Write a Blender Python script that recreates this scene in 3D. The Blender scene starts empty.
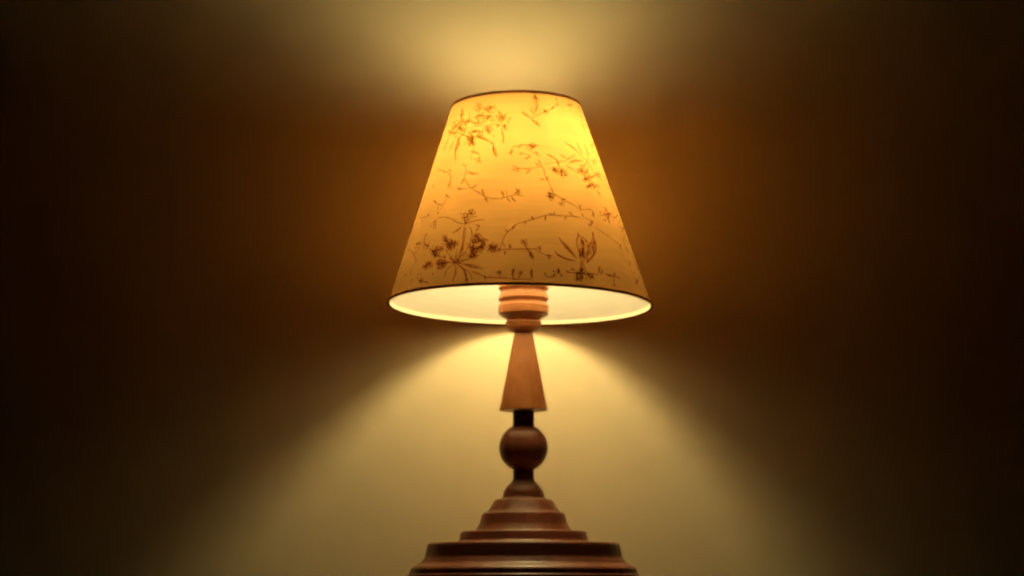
import bpy, bmesh, math, random
from mathutils import Vector

random.seed(7)
scene = bpy.context.scene
COL = scene.collection
PX = 1 / 871.6                      # metres per photo pixel at the lamp's axis
ZC = 0.005                          # eye height above the table top
def zy(y):                          # photo row of a silhouette point -> height above the table
    return (591 - y) * PX + ZC

# ------------------------------------------------------------------ helpers
def link(name, bm, mats, parent=None, smooth=35):
    me = bpy.data.meshes.new(name)
    bm.normal_update()
    bm.to_mesh(me); bm.free()
    for m in (mats if isinstance(mats, (list, tuple)) else [mats]):
        me.materials.append(m)
    if smooth:
        for p in me.polygons: p.use_smooth = True
        me.set_sharp_from_angle(angle=math.radians(smooth))
    o = bpy.data.objects.new(name, me)
    COL.objects.link(o)
    if parent: o.parent = parent
    return o

def fillet(pts, rad, n=4):
    """round the corners of an (r, z) outline"""
    out = [pts[0]]
    for i in range(1, len(pts) - 1):
        p, a, b = Vector(pts[i]), Vector(pts[i-1]), Vector(pts[i+1])
        da, db = a - p, b - p
        if da.length < 1e-6 or db.length < 1e-6: continue
        if da.normalized().dot(db.normalized()) < -0.985:
            out.append(tuple(p)); continue
        k = min(rad, da.length * .45, db.length * .45)
        s, e = p + da.normalized() * k, p + db.normalized() * k
        for j in range(n + 1):
            t = j / n
            out.append(tuple(s * (1-t)**2 + p * 2*t*(1-t) + e * t*t))
    out.append(pts[-1])
    return out

def lathe(pts, seg=96, cx=0.0):
    """solid of revolution from an (r, z) outline running from axis to axis"""
    bm = bmesh.new(); rings = []
    for r, z in pts:
        if r < 1e-5: rings.append([bm.verts.new((cx, 0, z))])
        else: rings.append([bm.verts.new((cx + r*math.cos(2*math.pi*i/seg), r*math.sin(2*math.pi*i/seg), z)) for i in range(seg)])
    for a, b in zip(rings, rings[1:]):
        for i in range(seg):
            j = (i + 1) % seg
            if len(a) == 1 and len(b) == 1: continue
            if len(a) == 1: bm.faces.new((a[0], b[i], b[j]))
            elif len(b) == 1: bm.faces.new((a[i], b[0], a[j]))
            else: bm.faces.new((a[i], b[i], b[j], a[j]))
    bmesh.ops.recalc_face_normals(bm, faces=bm.faces)
    return bm

def tube(bm, pts, r, seg=8, closed=False):
    pts = [Vector(p) for p in pts]; n = len(pts); rings = []
    for i, p in enumerate(pts):
        a = pts[(i-1) % n] if closed or i > 0 else p
        b = pts[(i+1) % n] if closed or i < n-1 else p
        d = (b - a).normalized()
        u = d.cross(Vector((0, 0, 1)))
        u = u.normalized() if u.length > 1e-4 else Vector((1, 0, 0))
        v = d.cross(u)
        rings.append([bm.verts.new(p + r*(math.cos(2*math.pi*k/seg)*u + math.sin(2*math.pi*k/seg)*v)) for k in range(seg)])
    for i in range(n if closed else n - 1):
        a, b = rings[i], rings[(i+1) % n]
        for k in range(seg):
            m = (k + 1) % seg
            bm.faces.new((a[k], a[m], b[m], b[k]))
    if not closed:
        bm.faces.new(rings[0][::-1]); bm.faces.new(rings[-1])

# ------------------------------------------------------------------ materials
def mat(name):
    m = bpy.data.materials.new(name); m.use_nodes = True
    nt = m.node_tree; nt.nodes.clear()
    out = nt.nodes.new('ShaderNodeOutputMaterial')
    return m, nt, out
def N(nt, t, **kw):
    n = nt.nodes.new(t)
    for k, v in kw.items():
        if k in n.inputs: n.inputs[k].default_value = v
        else: setattr(n, k, v)
    return n
def coords(nt, scale):
    tc = N(nt, 'ShaderNodeTexCoord'); mp = N(nt, 'ShaderNodeMapping')
    mp.inputs['Scale'].default_value = scale
    nt.links.new(tc.outputs['Object'], mp.inputs['Vector'])
    return mp.outputs['Vector']
def ramp(nt, fac, stops):
    r = N(nt, 'ShaderNodeValToRGB')
    e = r.color_ramp.elements
    while len(e) < len(stops): e.new(.5)
    for k, (p, c) in zip(e, stops): k.position = p; k.color = (*c, 1)
    nt.links.new(fac, r.inputs['Fac'])
    return r.outputs['Color']

def wood(name, dark, light, rough=.33, coat=.35):
    m, nt, out = mat(name)
    n1 = N(nt, 'ShaderNodeTexNoise', Scale=1.0, Detail=6.0, Roughness=.62, Distortion=.35)
    nt.links.new(coords(nt, (55, 55, 7)), n1.inputs['Vector'])
    n2 = N(nt, 'ShaderNodeTexNoise', Scale=1.0, Detail=3.0)
    nt.links.new(coords(nt, (420, 420, 22)), n2.inputs['Vector'])
    mx = N(nt, 'ShaderNodeMath', operation='MULTIPLY_ADD'); mx.inputs[1].default_value = .3
    nt.links.new(n2.outputs['Fac'], mx.inputs[0]); nt.links.new(n1.outputs['Fac'], mx.inputs[2])
    c = ramp(nt, mx.outputs[0], [(.42, dark), (.85, light)])
    p = N(nt, 'ShaderNodeBsdfPrincipled', Roughness=rough)
    p.inputs['Coat Weight'].default_value = coat; p.inputs['Coat Roughness'].default_value = .15
    nt.links.new(c, p.inputs['Base Color'])
    rr = N(nt, 'ShaderNodeMapRange'); rr.inputs['To Min'].default_value = rough - .07; rr.inputs['To Max'].default_value = rough + .13
    nt.links.new(n1.outputs['Fac'], rr.inputs['Value']); nt.links.new(rr.outputs['Result'], p.inputs['Roughness'])
    bp = N(nt, 'ShaderNodeBump', Strength=.12, Distance=.0006)
    nt.links.new(mx.outputs[0], bp.inputs['Height']); nt.links.new(bp.outputs['Normal'], p.inputs['Normal'])
    nt.links.new(p.outputs[0], out.inputs['Surface'])
    return m

def plain(name, col, rough=.5, metal=0.0):
    m, nt, out = mat(name)
    n = N(nt, 'ShaderNodeTexNoise', Scale=160.0, Detail=3.0)
    c = ramp(nt, n.outputs['Fac'], [(.3, tuple(x*.85 for x in col)), (.7, tuple(min(1, x*1.1) for x in col))])
    nt.links.new(coords(nt, (1, 1, 1)), n.inputs['Vector'])
    p = N(nt, 'ShaderNodeBsdfPrincipled', Roughness=rough, Metallic=metal)
    nt.links.new(c, p.inputs['Base Color']); nt.links.new(p.outputs[0], out.inputs['Surface'])
    return m

def wall_mat():
    m, nt, out = mat('painted plaster')
    big = N(nt, 'ShaderNodeTexNoise', Scale=5.0, Detail=5.0, Roughness=.55)
    fine = N(nt, 'ShaderNodeTexNoise', Scale=230.0, Detail=4.0, Roughness=.6)
    v = coords(nt, (1, 1, 1))
    nt.links.new(v, big.inputs['Vector']); nt.links.new(v, fine.inputs['Vector'])
    c = ramp(nt, big.outputs['Fac'], [(.3, WALL_A), (.7, WALL_B)])
    p = N(nt, 'ShaderNodeBsdfPrincipled', Roughness=.85)
    p.inputs['Specular IOR Level'].default_value = .2
    nt.links.new(c, p.inputs['Base Color'])
    bp = N(nt, 'ShaderNodeBump', Strength=.25, Distance=.0009)
    mid = N(nt, 'ShaderNodeTexNoise', Scale=60.0, Detail=3.0); nt.links.new(v, mid.inputs['Vector'])
    sm = N(nt, 'ShaderNodeMath', operation='ADD'); nt.links.new(fine.outputs['Fac'], sm.inputs[0]); nt.links.new(mid.outputs['Fac'], sm.inputs[1])
    nt.links.new(sm.outputs[0], bp.inputs['Height']); nt.links.new(bp.outputs['Normal'], p.inputs['Normal'])
    nt.links.new(p.outputs[0], out.inputs['Surface'])
    return m

def cloth(name, face, through):
    m, nt, out = mat(name)
    weave = N(nt, 'ShaderNodeTexNoise', Scale=1.0, Detail=3.0)
    nt.links.new(coords(nt, (25, 25, 330)), weave.inputs['Vector'])
    cloud = N(nt, 'ShaderNodeTexNoise', Scale=22.0, Detail=4.0)
    nt.links.new(coords(nt, (1, 1, 1)), cloud.inputs['Vector'])
    ad = N(nt, 'ShaderNodeMath', operation='ADD')
    nt.links.new(weave.outputs['Fac'], ad.inputs[0]); nt.links.new(cloud.outputs['Fac'], ad.inputs[1])
    mr = N(nt, 'ShaderNodeMapRange'); mr.inputs['From Min'].default_value = .6; mr.inputs['From Max'].default_value = 1.4
    mr.inputs['To Min'].default_value = .86; mr.inputs['To Max'].default_value = 1.08
    nt.links.new(ad.outputs[0], mr.inputs['Value'])
    sc = N(nt, 'ShaderNodeVectorMath', operation='SCALE'); sc.inputs[0].default_value = through
    nt.links.new(mr.outputs['Result'], sc.inputs['Scale'])
    d = N(nt, 'ShaderNodeBsdfDiffuse', Color=(*face, 1))
    t = N(nt, 'ShaderNodeBsdfTranslucent')
    nt.links.new(sc.outputs['Vector'], t.inputs['Color'])
    a = N(nt, 'ShaderNodeAddShader')
    nt.links.new(d.outputs[0], a.inputs[0]); nt.links.new(t.outputs[0], a.inputs[1])
    nt.links.new(a.outputs[0], out.inputs['Surface'])
    return m

def ink(name, col):                  # dye in the cloth: filters what shines through
    m, nt, out = mat(name)
    n = N(nt, 'ShaderNodeTexNoise', Scale=420.0, Detail=2.0)
    nt.links.new(coords(nt, (1, 1, 1)), n.inputs['Vector'])
    c = ramp(nt, n.outputs['Fac'], [(.3, tuple(x*.8 for x in col)), (.7, tuple(min(1, x*1.25) for x in col))])
    t = N(nt, 'ShaderNodeBsdfTransparent')
    nt.links.new(c, t.inputs['Color']); nt.links.new(t.outputs[0], out.inputs['Surface'])
    return m

def glow(name, col, strength):
    m, nt, out = mat(name)
    e = N(nt, 'ShaderNodeEmission', Color=(*col, 1), Strength=strength)
    nt.links.new(e.outputs[0], out.inputs['Surface'])
    return m

WALL_A, WALL_B = (.62, .475, .305), (.68, .525, .34)
M_wall = wall_mat()
M_shade = cloth('shade linen', (.13, .060, .018), (.225, .108, .033))
M_lining = cloth('white shade lining', (.33, .30, .27), (.42, .39, .32))
M_hem = cloth('pale hem tape', (.60, .55, .44), (.32, .27, .20))
M_ink1 = ink('pale brown ink', (.53, .48, .28))
M_ink2 = ink('dark brown ink', (.48, .25, .20))
M_ink3 = ink('brown ink', (.54, .46, .28))  # paler copy of the dark ink higher up: bloom fade put into colour
M_wash = ink('thin ink wash', (.90, .83, .70))
m, nt, out = mat('brown binding tape')   # thin woven tape, some light comes through
_d = N(nt, 'ShaderNodeBsdfDiffuse', Color=(.16, .06, .02, 1)); _t = N(nt, 'ShaderNodeBsdfTransparent', Color=(.46, .30, .20, 1))
_a = N(nt, 'ShaderNodeAddShader'); nt.links.new(_d.outputs[0], _a.inputs[0]); nt.links.new(_t.outputs[0], _a.inputs[1])
nt.links.new(_a.outputs[0], out.inputs['Surface'])
M_trim = m
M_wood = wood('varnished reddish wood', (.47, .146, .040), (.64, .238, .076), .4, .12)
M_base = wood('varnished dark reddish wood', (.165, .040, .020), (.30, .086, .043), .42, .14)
M_table = wood('dark table wood', (.05, .022, .012), (.10, .045, .022), .4, .2)
M_brass = plain('brass', (.62, .42, .16), .35, 1.0)
M_holder = plain('ivory lampholder', (.70, .62, .48), .45)
m, nt, out = mat('frosted bulb glass')    # emission dimmed towards the crown to hold back the glow above the shade
_tc = N(nt, 'ShaderNodeTexCoord'); _sx = N(nt, 'ShaderNodeSeparateXYZ'); nt.links.new(_tc.outputs['Object'], _sx.inputs[0])
_mr = N(nt, 'ShaderNodeMapRange'); nt.links.new(_sx.outputs['Z'], _mr.inputs['Value'])
for _k, _v in (('From Min', .503 + ZC), ('From Max', .533 + ZC), ('To Min', 178.0), ('To Max', 30.0)): _mr.inputs[_k].default_value = _v
_e = N(nt, 'ShaderNodeEmission', Color=(1.0, .86, .38, 1)); nt.links.new(_mr.outputs['Result'], _e.inputs['Strength'])
nt.links.new(_e.outputs[0], out.inputs['Surface'])
M_bulb = m

# ------------------------------------------------------------------ setting
def slab(x0, x1, y0, y1, z0, z1, bev=0.0):
    bm = bmesh.new(); bmesh.ops.create_cube(bm, size=1)
    for v in bm.verts:
        v.co = Vector(((x0+x1)/2 + v.co.x*(x1-x0), (y0+y1)/2 + v.co.y*(y1-y0), (z0+z1)/2 + v.co.z*(z1-z0)))
    if bev: bmesh.ops.bevel(bm, geom=bm.edges[:], offset=bev, segments=3, affect='EDGES', profile=.5)
    return bm
WALL_Y = .158
wall = link('wall', slab(-3, 3, WALL_Y, WALL_Y + .12, -1.0, 2.2), M_wall, smooth=0); wall['kind'] = 'structure'
tabletop = link('tabletop', slab(-.30, .30, -.20, WALL_Y - .004, -.03, 0, .004), M_table); tabletop['kind'] = 'structure'

# ------------------------------------------------------------------ the lamp
lamp = bpy.data.objects.new('table_lamp', None); COL.objects.link(lamp)
lamp.location = (0, 0, 0)
lamp['label'] = 'lit table lamp of turned reddish wood with cream floral cone shade by a wall'
lamp['category'] = 'lamp'

def prof(rows): return [(h * PX, zy(y)) for h, y in rows]

# stepped foot
base = prof([(0, 595.3), (112, 595.3), (116, 592), (116, 575.5), (113.5, 573.6), (113.5, 569.6), (111.5, 567.4), (103, 563.5), (98.6, 557), (96.5, 545.5), (95, 543.3),
             (66.5, 542.2), (64.8, 540.5), (62.9, 533), (61.8, 531.6), (48.5, 531.0), (44.2, 524), (41.4, 514.5), (40.2, 512.8),
             (36.6, 512.2), (33, 507), (30, 502), (28.8, 500.2), (21.8, 498.6), (20.7, 496)])
bell = [(11.0 + 9.7*math.sin((1 - k/10)*math.pi/2)**.8, 496.5 - 15.0*k/10) for k in range(1, 10)]
base = fillet(base, .0016) + prof(bell + [(10.9, 480.0), (0, 480.0)])
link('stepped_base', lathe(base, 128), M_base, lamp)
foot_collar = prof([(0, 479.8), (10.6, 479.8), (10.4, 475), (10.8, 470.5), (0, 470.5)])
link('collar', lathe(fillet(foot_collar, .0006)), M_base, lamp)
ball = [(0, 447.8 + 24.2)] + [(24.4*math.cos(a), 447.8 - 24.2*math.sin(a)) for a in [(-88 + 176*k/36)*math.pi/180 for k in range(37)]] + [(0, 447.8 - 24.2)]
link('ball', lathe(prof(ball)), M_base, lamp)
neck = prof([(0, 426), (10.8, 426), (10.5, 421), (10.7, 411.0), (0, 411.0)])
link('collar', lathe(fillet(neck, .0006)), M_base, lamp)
cone = prof([(0, 410.0), (22.0, 410.0), (24.2, 410.6), (24.0, 409.0), (16.6, 372), (9.4, 333.5), (0, 333.5)])
link('tapered_column', lathe(fillet(cone, .0008)), M_wood, lamp)
bowl = [(0, 332.9), (9.0, 332.9)] + [(9.0 + 8.6*math.sin(a)**.9, 332.6 - 9.6*(1-math.cos(a))) for a in [k*math.pi/2/8 for k in range(1, 9)]]
cup = fillet(prof(bowl[:2]), .001) + prof(bowl[2:]) + fillet(prof([(18.2, 323.4), (17.6, 321.6), (15.6, 321.0), (15.8, 320.4), (17.0, 319.8), (25.1, 314.2), (25.2, 306.2), (22.6, 303.0), (22.7, 302.2), (25.2, 299.6),
             (24.6, 297.0), (22.6, 292.2), (22.7, 291.4), (25.2, 288.6), (24.6, 286.0), (22.4, 280.6), (22.7, 279.8), (25, 277), (24.6, 272), (21, 270), (0, 270)]), .0008)
link('ribbed_cup', lathe(cup), M_wood, lamp)
holder = prof([(0, 269.7), (19, 269.7), (19, 232), (16.5, 229), (16.5, 214), (0, 214)])
link('lampholder', lathe(fillet(holder, .0015)), M_holder, lamp)
BZ = .507 + ZC
bl = [(0, zy(213.7)), (.0125, zy(213.7)), (.013, zy(208))]
for k in range(15):
    a = math.radians(-62 + 152*k/14); bl.append((.030*math.cos(a), BZ + .034*math.sin(a)))
bl[-1] = (0, BZ + .034)
link('light_bulb', lathe(bl, 40, .005), M_bulb, lamp)

# shade: a sheet between two slightly skewed hoops
RB, RT, ZB, ZT = .1507, .0737, .3275 + ZC, .5548 + ZC
XB, XT, SB, ST = -.0040, -.0086, -.0133, .012
def P(th, t, off=0.0):               # th = 0 faces the viewer; off = distance off the cloth
    r = RB + (RT - RB)*t + off
    x = r*math.sin(th)
    return Vector((XB + (XT-XB)*t + x, -r*math.cos(th), ZB + (ZT-ZB)*t + (SB + (ST-SB)*t)*x))
bm = bmesh.new(); SEG, ROWS = 144, 24
g = [[bm.verts.new(P(2*math.pi*i/SEG, j/ROWS)) for i in range(SEG)] for j in range(ROWS + 1)]
for j in range(ROWS):
    for i in range(SEG):
        k = (i+1) % SEG
        bm.faces.new((g[j][i], g[j][k], g[j+1][k], g[j+1][i]))

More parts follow.
